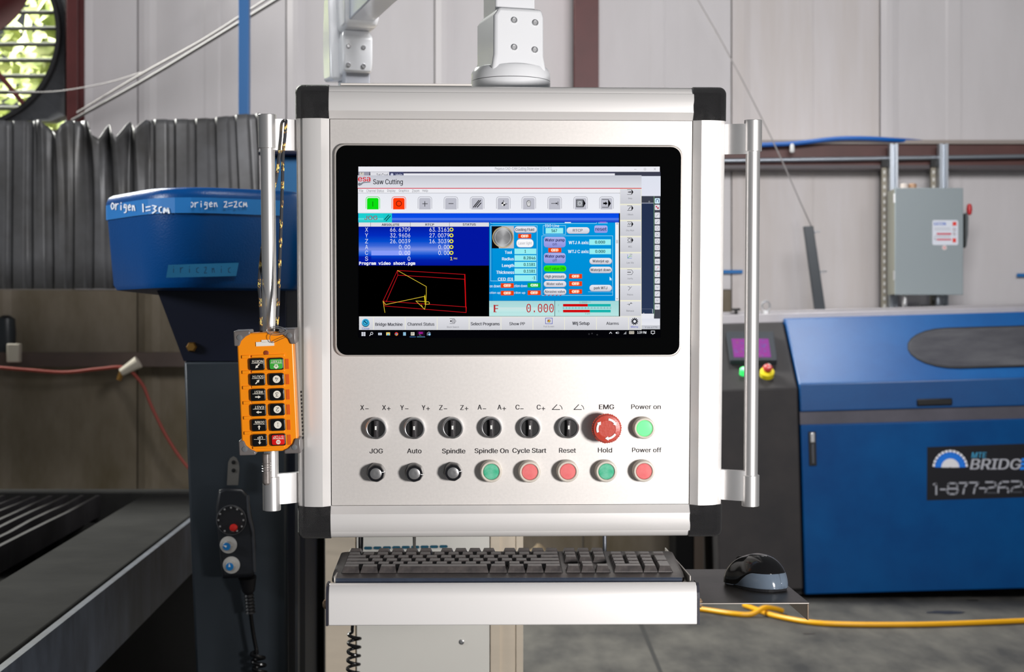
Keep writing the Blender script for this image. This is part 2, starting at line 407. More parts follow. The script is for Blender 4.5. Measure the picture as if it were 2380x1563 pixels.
SHM = mat('weathered_galvanised_sheet', (104, 105, 108), .48, .35, .5, noise=.35, nscale=3.5, rgb2=(74, 73, 72), detail=6)
so = b.build('ribbed_panel', SHM, sheet, org=(-1.9, 6.5, 0), smooth=True)
md = so.modifiers.new('solid', 'SOLIDIFY'); md.thickness = .002
for x in (-2.75, -1.28):
    b = MB(); b.box(x-.02, x+.02, 6.53, 6.57, 0, 2.15); b.build('post', GALV, sheet, org=(-1.9, 6.5, 0))
# left girt with hose
gz = W(0, 834, 9.0); g = thing('steel_girt', 'dirty horizontal girt low on the wall above the saw table', 'beam', (-2.2, 9.05, gz[2]))
b = MB(); b.prism([(9.19, gz[2]+.035), (8.98, gz[2]+.035), (8.98, gz[2]-.045), (9.0, gz[2]-.045), (9.0, gz[2]+.025), (9.19, gz[2]+.025)], 'x', -4.6, .9)
b.build('channel', mat('dusty_brown_steel', (86, 72, 66), .7, noise=.4, nscale=2), g, org=(-2.2, 9.05, gz[2]))
REDH = mat('red_hose_rubber', (150, 58, 46), .5)
def smoothpath(pts, n=6):
    P = [Vector(p) for p in pts]; out = []
    for i in range(len(P)-1):
        p0 = P[max(i-1, 0)]; p1 = P[i]; p2 = P[i+1]; p3 = P[min(i+2, len(P)-1)]
        for k in range(n):
            t = k/n; out.append(.5*((2*p1)+(p2-p0)*t+(2*p0-5*p1+4*p2-p3)*t*t+(3*p1-p0-3*p2+p3)*t**3))
    out.append(P[-1]); return out
def cable(name, label, cat, pts, r, m, n=6, group=None, seg=10):
    pp = smoothpath(pts, n); o = tuple(pp[0]); b = MB(); b.tube(pp, r, seg); ob = b.build(name, m, None, org=o, smooth=True, loc=o); return tag(ob, label, cat, group)
cable('air_hose', 'thin red hose sagging along the lower left wall', 'hose', [W(x, y, 8.93) for x, y in ((-60, 850), (60, 860), (150, 866), (230, 858), (290, 856), (330, 893), (352, 945), (390, 1020), (436, 1086), (500, 1150))], .009, REDH)
e = W(285, 865, 8.93)
cable('air_line', 'thin grey pipe along the wall under the lower left girt', 'pipe', [W(-60, 848, 8.99), W(120, 848, 8.99), W(280, 843, 8.99)], .010, mat('dull_pipe', (120, 116, 100), .5))
va = thing('pipe_fitting', 'white plastic fitting on the red hose at the lower left wall', 'fitting', W(300, 852, 8.9))
b = MB(); p1 = Vector(W(282, 866, 8.9)); p2 = Vector(W(322, 842, 8.9)); b.tube([p1, p1.lerp(p2, .5), p2], [.022, .028, .036], 14); b.build('body', mat('dirty_white', (190, 182, 168), .6), va, org=W(300, 852, 8.9), smooth=True)
b = MB(); b.tube([W(276, 884, 8.9), W(284, 862, 8.9)], .014, 10); b.build('nozzle', mat('brass', (160, 120, 60), .4, .8), va, org=W(300, 852, 8.9))
b = MB(); q = W(32, 822, 8.95); b.box(q[0]-.035, q[0]+.035, 8.93, 8.99, q[2]-.05, q[2]+.055); tag(b.build('block', mat('dirty_white', (0, 0, 0)), None, bevel=.006, org=q, loc=q), 'small dirty white block on the lower left girt', 'block')
q = W(-4, 778, 8.9); b = MB(); b.lathe([(.05, -.11), (.055, .0), (.05, .08), (.02, .1)], 20); tag(b.build('canister', mat('dark_canister', (40, 44, 48), .3), None, loc=(q[0], 9.04, gz[2]+.146), smooth=True), 'dark canister on the girt, cut by the left edge', 'canister')
# overhead cables
WIRE = mat('grey_wire', (96, 94, 94), .6); WIRE2 = mat('pale_wire', (138, 134, 134), .6)
cable('overhead_cable', 'thicker grey cable sloping up to the right across the upper left wall', 'cable', [W(168, 280, 8.9), W(330, 190, 8.5), W(480, 100, 8.1), W(640, 2, 7.8), W(760, -70, 7.6)], .009, WIRE)
cable('overhead_cable', 'second grey cable just above the thicker one on the upper left wall', 'cable', [W(180, 262, 8.9), W(330, 172, 8.5), W(480, 88, 8.1), W(640, -14, 7.8), W(760, -80, 7.6)], .006, WIRE2)
cable('thin_wire', 'thin pale wire curving from the fan to the overhead cables', 'wire', [W(20, 214, 8.8), W(110, 214, 8.8), W(180, 206, 8.75), W(260, 190, 8.7), W(330, 168, 8.5)], .003, WIRE2)
cable('guy_wire', 'thin slanting wire running down to the black strut on the pump cabinet', 'wire', [W(1610, -20, 8.5), W(1690, 120, 8.5), W(1795, 325, 8.55), W(1860, 470, 8.6), W(1886, 527, 8.66)], .0035, WIRE2, 3)

# saw table (bed with slats)
H0 = ZC-.58
STONE = mat('worn_dark_steel', (40, 40, 39), .85, 0, .05, noise=.5, nscale=5, rgb2=(25, 25, 25), bump=.2, bscale=60, detail=8)
SCRP = mat('scraped_blue_black_paint', (84, 92, 106), .45, .1, .4, noise=.6, nscale=7, rgb2=(28, 33, 44), detail=9, stretch=(1, 1, .5))
def vpx(x, d): return x  # world x
BLK_ = mat('skirt_black', (7, 7, 8), .8, 0, .1)  # black of the sheet standing in for under-table shade, and of the dark box
tb = thing('saw_table', 'long dark steel bridge saw table with slatted bed at lower left', 'machine table', (-1.4, 4.6, 0))
og = (-1.4, 4.6, 0)
def onplane(px, py, h): d = h*F/(py-CY); return Vector(W(px, py, d))
hA = .58
i0 = onplane(0, 1355, hA); i1 = onplane(338, 1147, hA); o0 = onplane(0, 1535, hA); o1 = onplane(438, 1205, hA)
dirv = ((i1-i0).normalized()+(o1-o0).normalized()).normalized()
def ext(p, y): return p+dirv*((y-p[1])/dirv[1])
i_n = ext(i0, 2.3); i_f = ext(i1, 5.86); o_n = ext(o0, 2.3); o_f = ext(o1, 5.95)
b = MB(); b.loft([[i_n, o_n, o_n-Vector((0, 0, .16)), i_n-Vector((0, 0, .16))], [i_f, o_f, o_f-Vector((0, 0, .16)), i_f-Vector((0, 0, .16))]])
b.build('side_rail', STONE, tb, org=og, bevel=.006)
b = MB(); v1 = Vector((-.07, 0, -.155)); v2 = Vector((-.09, 0, -.155)); b.loft([[o_n+v1, o_n+v2, Vector((o_n[0]-.09, o_n[1], .0)), Vector((o_n[0]-.07, o_n[1], .0))], [o_f+v1, o_f+v2, Vector((o_f[0]-.09, o_f[1], .0)), Vector((o_f[0]-.07, o_f[1], .0))]]); b.build('skirt', BLK_, tb, org=og)  # black sheet added for the shade under the table
dx = Vector((.018, 0, 0)); b = MB(); q0 = o_n+dx; q1 = o_f+dx
b.loft([[q0-Vector((0, 0, .005)), q0+dx*.2-Vector((0, 0, .17)), q0-dx*.9-Vector((0, 0, .17)), q0-dx*.9-Vector((0, 0, .005))], [q1-Vector((0, 0, .005)), q1+dx*.2-Vector((0, 0, .17)), q1-dx*.9-Vector((0, 0, .17)), q1-dx*.9-Vector((0, 0, .005))]])
b.build('fascia', SCRP, tb, org=og)
b = MB(); b.box(-3.0, o_f[0], 5.87, 6.02, H0-.2, H0+.001); b.build('end_rail', STONE, tb, org=og, bevel=.004)
b = MB(); b.box(-3.0, i_f[0]+.1, 2.6, 5.9, H0-.30, H0-.24); b.build('tray', mat('tray_black', (14, 14, 14), .6), tb, org=og)
for x in (-2.8, -1.25):
    for y in (2.75, 5.6):
        b = MB(); b.box(x-.06, x+.06, y-.06, y+.06, 0, H0-.30); b.build('leg', STONE, tb, org=og)
SLATM = mat('slat_dark_steel', (46, 44, 46), .7, 0, .15, noise=.5, nscale=6, rgb2=(26, 24, 25))
for k in range(20):
    xf = i_f[0]-.17-k*.058; a = Vector((xf, 5.85, H0-.008)); n_ = ext(a, 2.7); b = MB(); wv = Vector((.007, 0, 0)); hv = Vector((0, 0, .075))
    segs = []
    for j in range(13):
        p = n_.lerp(a, j/12); dz = Vector((0, 0, random.uniform(-.003, .003))); segs.append([p-wv+dz, p+wv+dz, p+wv-hv, p-wv-hv])
    b.loft(segs); b.build('slat', SLATM, tb, org=og)
    for yy in (2.9, 4.3, 5.6): pass
for yy in (2.9, 4.3, 5.6):
    b = MB(); b.box(-3.0, i_f[0]+.1, yy-.02, yy+.02, H0-.24, H0-.08); b.build('cross_bar', STONE, tb, org=og)

# ================================================================== BRIDGE SAW column and housing
NAVY = mat('dark_slate_paint', (46, 53, 60), .42, 0, .4, noise=.15, nscale=6)
NAVYB = mat('dark_navy_paint', (10, 16, 36), .4, 0, .4)
BLK = mat('deep_black_paint', (9, 9, 10), .5, 0, .3)
BLUE = mat('saw_blue_paint', (0, 64, 124), .32, 0, .25, noise=.12, nscale=4, bump=.25, bscale=300)
sawo = (-.55, 3.6, 0); saw = thing('bridge_saw', 'dark saw column topped by a blue housing, left of the console', 'machine', sawo)
def wpoly(pts, d): return [(W(x, y, d)[0], W(x, y, d)[2]) for x, y in pts]
D1 = 3.55; cb = W(0, 1563, D1)[2]
P_ = wpoly([(362, 668), (427, 840), (432, 1000), (455, 1563)], D1); xlb = P_[-1][0]+(P_[-1][0]-P_[-2][0])/(P_[-2][1]-P_[-1][1])*P_[-1][1]
R_ = W(664, 668, D1)[0]
b = MB(); b.prism([P_[0], (R_, P_[0][1]), (R_, P_[1][1]-.0), P_[1]], 'y', D1, 3.98); b.build('column_neck', NAVYB, saw, org=sawo)
b = MB(); b.prism([P_[1], (R_, P_[1][1]), (R_+.008, 0), (xlb+.02, 0), P_[3], P_[2]], 'y', D1, 3.98); b.build('column', NAVY, saw, org=sawo, bevel=.006)
xa = R_; xb = W(712, 0, 3.68)[0]; zt = W(0, 668, D1)[2]
b = MB(); b.prism([(xa+.001, D1+.01), (xb, 3.66), (xb, 3.98), (xa+.001, 3.98)], 'z', 0, zt); b.build('side_face', mat('side_slate', (40, 42, 45), .45), saw, org=sawo)
b = MB(); b.prism([(xa+.02, D1+.008), (xa+.026, D1+.008), (xa+.026, D1+.04), (xa+.02, D1+.04)], 'z', 0, zt-.1); b.build('edge_strip', mat('scuffed_edge', (86, 88, 92), .4), saw, org=sawo)  # thin strip, paler than the faces beside it
b = MB(); b.box(xb-.01, W(764, 0, 4.0)[0], 3.9, 4.3, 0, zt+.1); b.build('rear_column', BLK, saw, org=sawo)  # near-black box filling the strip right of the column
b = MB(); q = W(446, 807, D1); b.lathe([(.012, 0), (.012, -.006), (.009, -.011)], 6, (q[0], D1, q[2]), 'y'); b.build('bolt', mat('brass', (0, 0, 0)), saw, org=sawo)
# housing: rounded plan polygon
def rounded_plan(pts, rs, n=7):
    out = []
    for i, p in enumerate(pts):
        p = Vector(p); a = Vector(pts[i-1]); c = Vector(pts[(i+1) % len(pts)]); r = rs[i]
        u = (a-p).normalized(); v = (c-p).normalized()
        for k in range(n):
            t = k/(n-1); s0 = p+u*r; s1 = p+v*r; out.append(((1-t)**2*s0+2*t*(1-t)*p+t*t*s1))
    return out
A = W(246, 0, 3.62); C_ = W(386, 0, 3.36); B_ = W(694, 0, 3.50)
base = [(A[0], 3.62), (C_[0], 3.36), (B_[0], 3.50), (B_[0]+.02, 4.1), (A[0]+.03, 4.15)]
def hplan(inset, z, zc=None):
    cx = sum(p[0] for p in base)/5; cy = sum(p[1] for p in base)/5; out = []
    for p in rounded_plan(base, [.02, .14, .04, .05, .05]):
        v = Vector((cx-p[0], cy-p[1])).normalized()*inset; out.append((p[0]+v[0], p[1]+v[1], z))
    return out
zbot = W(0, 672, 3.42)[2]; ztop = W(0, 443, 3.42)[2]; b = MB()
b.loft([hplan(.05, zbot), hplan(.022, zbot+.003), hplan(.014, zbot+.015), hplan(.0, ztop-.04), hplan(-.003, ztop-.012), hplan(.002, ztop), hplan(.012, ztop+.006), hplan(.05, ztop+.010), hplan(.15, ztop+.012)])
b.build('housing', BLUE, saw, org=sawo, smooth=True)
b = MB(); zz0 = W(0, 497, 3.42)[2]; zz1 = W(0, 461, 3.42)[2]; pl0 = hplan(.0055, zz0); pl1 = hplan(.0005, zz1); sel = list(range(0, 15))
pl0 = hplan(-.0028, zz0); pl1 = hplan(-.0034, zz1)
b.loft([[pl0[i] for i in sel], [pl1[i] for i in sel]], cap=False, closed=False)
TAPE = mat('blue_painters_tape', (24, 108, 176), .55, 0, .3); b.build('masking_tape', TAPE, saw, org=sawo)
# housing frames for print
def face_frame(p, q):
    X = Vector((q[0]-p[0], q[1]-p[1], 0)).normalized(); Y = Vector((0, 0, 1)); return Frame((p[0], p[1], 0), X, Y, X.cross(Y))
FR = face_frame((C_[0]+.14*.9, 3.36+.14*.14/.31*.5), (B_[0], 3.50)); pr = Vector((B_[0]-C_[0], .14, 0)).normalized()
FR = face_frame((C_[0], 3.36), (B_[0], 3.50)); FL = face_frame((A[0], 3.62), (C_[0], 3.36))
STK = {'O': [[(.5, 0), (.1, .2), (0, .6), (.4, 1), (.9, .8), (1, .3), (.5, 0)]], 'r': [[(.1, .1), (.15, 1)], [(.15, .5), (.5, .15), (1, .1)]], 'i': [[(.5, .3), (.5, 1)], [(.5, -.1), (.5, .0)]],
 'g': [[(.9, .2), (.3, .1), (.1, .6), (.8, .6), (.9, .2), (.8, 1.3), (.2, 1.4)]], 'e': [[(.1, .6), (.9, .45), (.6, .1), (.1, .4), (.3, 1), (.9, .9)]], 'n': [[(.1, .2), (.15, 1)], [(.15, .5), (.6, .2), (.9, 1)]],
 '1': [[(.5, -.1), (.6, 1.1)]], '=': [[(0, .35), (1, .2)], [(0, .9), (1, .75)]], '3': [[(.1, 0), (.9, .1), (.4, .5), (.9, .8), (.1, 1.2)]], '2': [[(.1, .1), (.8, 0), (.7, .5), (.1, 1.1), (1, 1.05)]],
 'c': [[(.9, .1), (.2, .3), (.2, .9), (.9, 1)]], 'm': [[(0, 1), (.1, .2), (.5, .8), (.8, .2), (1, 1)]], ' ': []}
def hand(ink, s, x0, x1, y0, y1, w, col, drift=0):
    n = len(s); cw = (x1-x0)/n
    for i, ch in enumerate(s):
        bx = x0+i*cw; by = y0+drift*i/n
        for st in STK[ch]: ink.line([(bx+p[0]*cw*.72, by+p[1]*(y1-y0)) for p in st], w, col)
class OffInk(Ink):
    pass
def snap(ink, off):
    ring = [Vector((p[0], p[1])) for p in hplan(-off, 0)]; out = []
    for p in ink.m.v:
        w = ink.fr.world(p); q = Vector((w[0], w[1])); best = None
        for i in range(len(ring)):
            a, c = ring[i], ring[(i+1) % len(ring)]; d = c-a; t = max(0, min(1, (q-a).dot(d)/(d.length_squared or 1))); r = a+d*t; L_ = (r-q).length
            if best is None or L_ < best[0]: best = (L_, r)
        out.append((best[1][0], best[1][1], w[2]))
    ink.m.v = out
ik = Ink(FL, .0032, .00004); hand(ik, 'Origen 1=3cm', 260, 376, 472, 487, 2.4, (235, 240, 245), 7); m1 = ik
fmL = bpy.data.objects.new('marker_writing', None)
def child_frame_mesh(ink, name, m, parent, porg, off=.0052):
    # bake frame coordinates to world, then to the parent's origin
    if off is None: ink.m.v = [tuple(ink.fr.world(p)) for p in ink.m.v]
    else: snap(ink, off)
    return ink.m.build(name, m, parent, org=porg)
bpy.data.objects.remove(fmL)
tape = [o for o in saw.children if o.name.startswith('masking_tape')]
child_frame_mesh(ik, 'marker_writing', M_INK, saw, sawo)
ik = Ink(FR, .0035, .00004); hand(ik, 'Origen 2=2cm', 441, 575, 469, 481, 2.2, (225, 232, 240))
child_frame_mesh(ik, 'marker_writing', M_INK, saw, sawo, .009)
ik = Ink(FR, -.0045, .00004); ik.poly([(391, 616), (555, 611), (549, 642), (386, 646)], (20, 104, 150)); hand(ik, 'i r i c 2 n i c ', 400, 548, 621, 634, 1.6, (10, 52, 84)); child_frame_mesh(ik, 'tape_strip', M_INK, saw, sawo, None)
q = W(683, 653, 3.5)
# rear blue cover and rods
b = MB(); a = W(612, 352, 4.2); c = W(770, 478, 4.2); b.box(a[0], c[0], 4.2, 4.5, c[2], a[2]-.012); b.build('rear_cover', mat('rear_cover_blue', (30, 78, 116), .4), saw, org=sawo, bevel=.01)
b = MB(); b.box(a[0]-.01, c[0], 4.18, 4.52, a[2]-.012, a[2]); b.box(a[0]+.05, c[0], 4.26, 4.44, 0, c[2]); b.build('rear_frame', NAVYB, saw, org=sawo, bevel=.004)
# pendant hook
hk = W(542, 1096, 3.52); b = MB(); D2 = 3.535
poly = [(528, 1128), (531, 1075), (536, 1065), (543, 1061), (550, 1065), (555, 1075), (557, 1088), (554, 1128)]
b.prism(wpoly(poly, D2), 'y', D2, D2-.004); b.build('hook_plate', mat('dull_steel', (120, 118, 114), .4, .5), saw, org=sawo)
for yy in (1075, 1094):
    q = W(543, yy, D2-.004); b = MB(); b.lathe([(.0045, 0), (.0045, -.002), (.002, -.0025)], 12, (q[0], D2-.004, q[2]), 'y'); b.build('screw', BLACK, saw, org=sawo)
# handwheel pendant
PD = 3.44; po = W(545, 1345, PD)
pend = thing('handwheel_pendant', 'black jog pendant with red crank and two blue knobs hanging on the saw column', 'controller', po)
outl = [(508, 1140), (524, 1134), (562, 1136), (576, 1150), (582, 1175), (586, 1205), (592, 1230), (595, 1270), (593, 1330), (586, 1342), (518, 1346), (514, 1320), (506, 1230), (502, 1180)]
b = MB(); dz = .045
def o_in(pts, k):
    cx = sum(p[0] for p in pts)/len(pts); cy = sum(p[1] for p in pts)/len(pts); return [(cx+(p[0]-cx)*k, cy+(p[1]-cy)*k) for p in pts]
b.loft([[W(x, y, PD+dz+.03) for x, y in o_in(outl, .95)], [W(x, y, PD+dz) for x, y in outl], [W(x, y, PD+.006) for x, y in outl], [W(x, y, PD) for x, y in o_in(outl, .95)]])
PBK = mat('pendant_black', (30, 32, 37), .35, 0, .5); b.build('body', PBK, pend, org=po, bevel=.003)
b = MB(); b.tube(smoothpath([W(576, 1152, PD), W(579, 1200, PD-.004), W(588, 1240, PD-.004), W(592, 1330, PD)]), .0035, 8); b.build('grip_edge', mat('pendant_grey', (52, 54, 60), .4), pend, org=po, smooth=True)
q = W(538, 1209, PD); b = MB(); b.lathe([(.032, 0), (.032, -.003), (.029, -.006), (.0285, -.0045)], 40, (q[0], PD, q[2]), 'y'); b.build('dial', mat('pendant_dial', (34, 34, 37), .3), pend, org=po, smooth=True)
b = MB(); b.lathe([(.0325, -.001), (.0325, -.004), (.0312, -.004), (.0312, -.001)], 40, (q[0], PD, q[2]), 'y'); b.build('dial_rim', mat('dial_rim_grey', (110, 110, 112), .3, .5), pend, org=po)
b = MB()
for k in range(11):
    a = math.radians(-60+k*30); c = (q[0]+.027*math.cos(a), q[2]+.027*math.sin(a)); b.box(c[0]-.0017, c[0]+.0017, PD-.0075, PD-.005, c[1]-.0017, c[1]+.0017)
b.build('dial_marks', mat('mark_grey', (150, 150, 150), .5), pend, org=po)
q = W(544, 1227, PD-.02); b = MB(); b.lathe([(.004, .016), (.005, 0), (.008, -.002), (.0085, -.008), (.006, -.0125), (.002, -.0135)], 18, (q[0], PD-.02, q[2]), 'y'); b.build('crank_knob', mat('knob_red', (214, 40, 34), .3), pend, org=po, smooth=True)
for (x, y, an) in ((531, 1267, 200), (538, 1314, 265)):
    q = W(x, y, PD); b = MB(); b.lathe([(.0185, 0), (.0185, -.0015), (.011, -.002)], 32, (q[0], PD, q[2]), 'y'); sc = b.build('scale_plate', mat('scale_silver', (196, 194, 190), .4, .1), pend, org=po)
    q2 = W(x-4, y+4, PD-.014); kn = MB(); kn.lathe([(.0115, .014), (.0105, .010), (.0095, 0), (.009, -.0005)], 24, (q2[0], PD-.014, q2[2]), 'y', mod=lambda a, h: 1+.03*math.cos(12*a)); kb = kn.build('knob', mat('knob_grey', (188, 186, 182), .4), pend, org=po, smooth=True)
    c = MB(); c.lathe([(.0085, 0), (.008, -.002), (.003, -.0022)], 24, (q2[0], PD-.0145, q2[2]), 'y'); c.build('knob_cap', mat('cap_blue', (20, 120, 190), .3), kb, org=po)
    c = MB(); a = math.radians(an); dv = (math.cos(a), -math.sin(a)); nv = (-dv[1], dv[0])
    c.prism([(q2[0]+dv[0]*.008, q2[2]-dv[1]*-.008), (q2[0]-nv[0]*.0022, q2[2]+nv[1]*-.0022), (q2[0]+nv[0]*.0022, q2[2]+nv[1]*.0022)], 'y', PD-.0175, PD-.0165); c.build('pointer', mat('pointer_white', (235, 238, 240), .4), kb, org=po)
b = MB()
rr = [.020-.006*k/8 if k < 9 else (.0115 if k % 2 else .0085) for k in range(22)]; pts = [Vector(W(575, 1342, PD+.03)).lerp(Vector(W(582, 1424, PD+.05)), k/21) for k in range(22)]
b.tube(pts, rr, 14); b.build('cable_boot', mat('boot_black', (26, 26, 29), .4), pend, org=po, smooth=True)
b = MB(); pts = smoothpath([W(582, 1424, PD+.05), W(588, 1470, PD+.055), W(597, 1518, PD+.055)])
for k in range(150):
    a = k/150*2*math.pi*7; p = Vector(W(598+16*k/150, 1518+120*k/150, PD+.055)); pts.append(p+Vector((.013*math.cos(a+2), .013*math.sin(a+2)*.6, 0)))
b.tube(pts, .0045, 8); b.build('coiled_cable', mat('cable_black', (18, 18, 20), .25), pend, org=po, smooth=True)

# ================================================================== BEIGE ELECTRICAL CABINET (carries the arm)
BEI = mat('beige_cabinet_paint', (240, 237, 229), .4, 0, .4, noise=.05, nscale=2); BEI2 = mat('warm_beige_paint', (226, 212, 192), .4, 0, .4, noise=.1, nscale=5, stretch=(1, 1, 4))
DC = 3.28; co = (W(985, 0, DC)[0], DC, 0); cab = thing('electrical_cabinet', 'beige electrical cabinet behind and below the console', 'cabinet', co)
xL = W(755, 0, DC)[0]; xd = W(828, 0, DC)[0]; xe = W(1139, 0, DC)[0]; xR = W(1216, 0, DC)[0]; CT = 1.78
b = MB(); b.box(xL, xR, DC+.012, DC+.45, .0, CT); b.build('body', BEI2, cab, org=co, bevel=.004)
b = MB(); b.box(xL, xd-.002, DC, DC+.0119, .05, CT-.02); b.build('corner_strip', BEI2, cab, org=co, bevel=.003)
b = MB(); b.box(xd+.001, xe-.001, DC-.004, DC+.0119, .05, CT-.02); dr = b.build('door', BEI, cab, org=co, bevel=.002)
q = W(1073, 1492, DC); b = MB(); b.lathe([(.0055, 0), (.0055, -.002), (.003, -.003)], 16, (q[0], DC-.004, q[2]), 'y'); b.build('screw', SILV, dr, org=co)
b = MB(); b.box(xe+.001, W(1162, 0, DC)[0], DC-.002, DC+.0119, .05, CT-.02); b.box(W(1162, 0, DC)[0], W(1200, 0, DC)[0], DC+.004, DC+.0119, .05, CT-.02); b.box(W(1200, 0, DC)[0], xR, DC-.001, DC+.0119, .05, CT-.02); b.build('frame_profile', BEI2, cab, org=co)
zv = W(0, 1274, DC)[2]; TEAL = mat('vent_teal', (30, 92, 116), .3)
for k in range(9):
    x = W(856+k*21.9, 0, DC)[0]; b = MB(); b.prism([(x-.0055+.003*math.cos(a), zv+k*.0004+.003*math.sin(a)) for a in [math.pi/2+math.pi*j/6 for j in range(7)]]+[(x+.0055+.003*math.cos(a), zv+k*.0004+.003*math.sin(a)) for a in [-math.pi/2+math.pi*j/6 for j in range(7)]], 'y', DC-.0045, DC-.0055)
    b.build('vent_slot', TEAL, dr, org=co)
# coiled cable hanging in front of the cabinet
pts = smoothpath([W(842, 1200, 3.0), W(839, 1300, 3.0), W(830, 1400, 3.0), W(820, 1452, 3.0), W(819, 1470, 3.0)])
for k in range(260):
    a = k/260*2*math.pi*11; c = Vector(W(824-8*k/260, 1475+220*k/260, 3.0)); pts.append(c+Vector((.011*math.cos(a+math.pi), .011*math.sin(a+math.pi), 0)))
endp = pts[-1]; pts += smoothpath([endp, Vector((endp[0]-.01, 3.02, .3)), Vector((endp[0]-.02, 3.1, .02)), Vector((endp[0]-.1, 3.18, .012))])
b = MB(); b.tube(pts, .0032, 8); o_ = tuple(pts[0]); tag(b.build('coiled_cable', mat('cable_black', (0, 0, 0)), None, org=o_, loc=o_, smooth=True), 'black coiled cable hanging in front of the beige cabinet under the keyboard tray', 'cable')
cable('signal_cable', 'thin grey cable hanging straight below the console in front of the blue vents', 'cable', [W(963, 1235, 2.3), W(963, 1262, 2.6), W(963, 1285, 3.0), W(964, 1305, 3.24), W(964, 1310, 3.274)], .0026, mat('grey_cable', (96, 92, 90), .5))

# ================================================================== BACKGROUND, RIGHT
gz2 = W(0, 361, 9.05)[2]; gh = 50/F*9.05/2
g2 = thing('steel_girt', 'red-brown horizontal girt across the upper right wall', 'beam', (2.5, 9.05, gz2)); og2 = (2.5, 9.05, gz2)
b = MB(); b.box(W(1560, 0, 9.05)[0], 5.0, 9.05, 9.18, gz2-gh, gz2+gh); b.build('web', BROWNST, g2, org=og2)
b = MB(); b.box(W(1560, 0, 9.05)[0], 5.0, 9.02, 9.18, gz2+gh, gz2+gh+.022); b.build('flange', mat('dusty_flange', (150, 140, 134), .6), g2, org=og2)  # top flange, paler and greyer than the web
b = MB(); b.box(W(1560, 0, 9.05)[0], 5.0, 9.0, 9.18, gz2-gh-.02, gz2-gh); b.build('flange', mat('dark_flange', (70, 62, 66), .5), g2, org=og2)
CONDM = mat('conduit_steel', (150, 156, 164), .3, .7)
cd = cable('conduit', 'long horizontal steel conduit across the red-brown girt', 'conduit', [W(1560, 375, 9.0), W(1900, 371, 9.0), W(2500, 362, 9.0)], .013, CONDM, 2)
cable('air_hose', 'blue hose running above the red-brown girt', 'hose', [W(1600, 345, 8.97), W(1770, 337, 8.97), W(1850, 333, 8.97), W(1940, 323, 8.97), W(2010, 322, 8.97), W(2070, 325, 8.99), W(2120, 328, 9.06), W(2150, 331, 9.10)], .0125, mat('hose_blue', (10, 92, 176), .4))
q = W(1842, 341, 8.94); b = MB(); b.lathe([(.01, -.02), (.014, -.01), (.012, .02), (.006, .03)], 12); tag(b.build('hose_clip', mat('clip_white', (220, 220, 220), .5), None, loc=(q[0], 8.952, q[2]-.012), smooth=True), 'small white clip on the blue hose', 'clip')
def strut(x0_, x1_, y0_, y1_, label):
    a = W(x0_, y0_, 8.92); c = W(x1_, y1_, 8.92); o = ((a[0]+c[0])/2, 8.92, c[2]); t = thing('strut_channel', label, 'channel', o); w = (c[0]-a[0])
    b = MB(); b.box(a[0], a[0]+w*.38, 8.92, 8.96, c[2], a[2]); b.box(c[0]-w*.30, c[0], 8.92, 8.96, c[2], a[2]); b.box(a[0], c[0], 8.96, 8.975, c[2], a[2]); b.build('channel', CONDM, t, org=o)
    b = MB(); b.box(a[0]-.03, a[0]-.002, 8.99, 9.02, c[2]-.02, a[2]-.12); pb = b.build('perforated_back', mat('perforated_bar', (142, 136, 122), .5, .2), t, org=o)
    zz = a[2]-.15
    while zz > c[2]: 
        b = MB(); b.box(a[0]-.022, a[0]-.010, 8.987, 8.9899, zz-.012, zz+.006); b.build('slot', mat('slot_white', (214, 212, 208), .5), pb, org=o); zz -= .042
    b = MB(); b.box(a[0]-.036, a[0]+.004, 8.97, 8.99, a[2]-.125, a[2]-.085); b.build('clamp', BLACK, t, org=o)
    return t
strut(2069, 2087, 334, 730, 'left galvanised strut channel holding the grey switch box')
strut(2184, 2204, 334, 730, 'right galvanised strut channel holding the grey switch box')
EG = mat('switch_box_grey', (138, 148, 152), .4, 0, .4); ed = 8.72
e0 = W(2082, 437, ed); e1 = W(2239, 686, ed); eo = ((e0[0]+e1[0])/2, 8.9, e1[2]); sb = thing('disconnect_switch', 'grey electrical disconnect box with a red-tipped lever on the right wall', 'switch box', eo)
b = MB(); b.box(e0[0], e1[0]-.012, ed+.014, 8.915, e1[2]+.005, e0[2]-.003); b.build('body', mat('switch_box_side', (128, 128, 118), .5), sb, org=eo)
b = MB(); b.box(e0[0]-.004, e1[0], ed, ed+.014, e1[2], e0[2]); dd = b.build('door', EG, sb, org=eo, bevel=.003)
for yy in (450, 630):
    a = W(2080, yy, ed); b = MB(); b.box(e0[0]-.010, e0[0]-.004, ed+.002, ed+.016, a[2]-.05, a[2]); b.build('hinge', SILV, dd, org=eo)
EF = Frame((e0[0], ed, e1[2]), (1, 0, 0), (0, 0, 1), (0, -1, 0)); ik = Ink(EF, .0006, .0002)
ik.rrect(2167, 512, 2227, 570, 4, (214, 218, 228)); ik.text('EATON', 2171, 2198, 517, 524, (20, 90, 190), bold=.03)
for (x, y, w, h) in ((2214, 516, 9, 9), (2214, 554, 8, 10)): ik.rect(x, y, x+w, y+h, (220, 60, 50))
ik.ring(2218, 534, 3, 1, (220, 110, 100)); ik.ring(2218, 544, 3, 1, (220, 140, 130))
for y in (530, 534, 548, 551): ik.rect(2171, y, 2209, y+1.2, (170, 172, 180))
ik.rect(2177, 542, 2211, 546, (200, 60, 80)); ik.rect(2177, 555.5, 2211, 559, (200, 60, 80)); ik.poly([(2171, 553), (2176, 559), (2172, 557)], (30, 30, 30)); ik.disc(2195, 576, 5.5, (222, 208, 208)); ik.disc(2195, 576, 3.5, (214, 160, 160))
ik.m.v = [tuple(EF.world(p)) for p in ik.m.v]; ik.m.build('rating_label', M_INK, dd, org=eo)
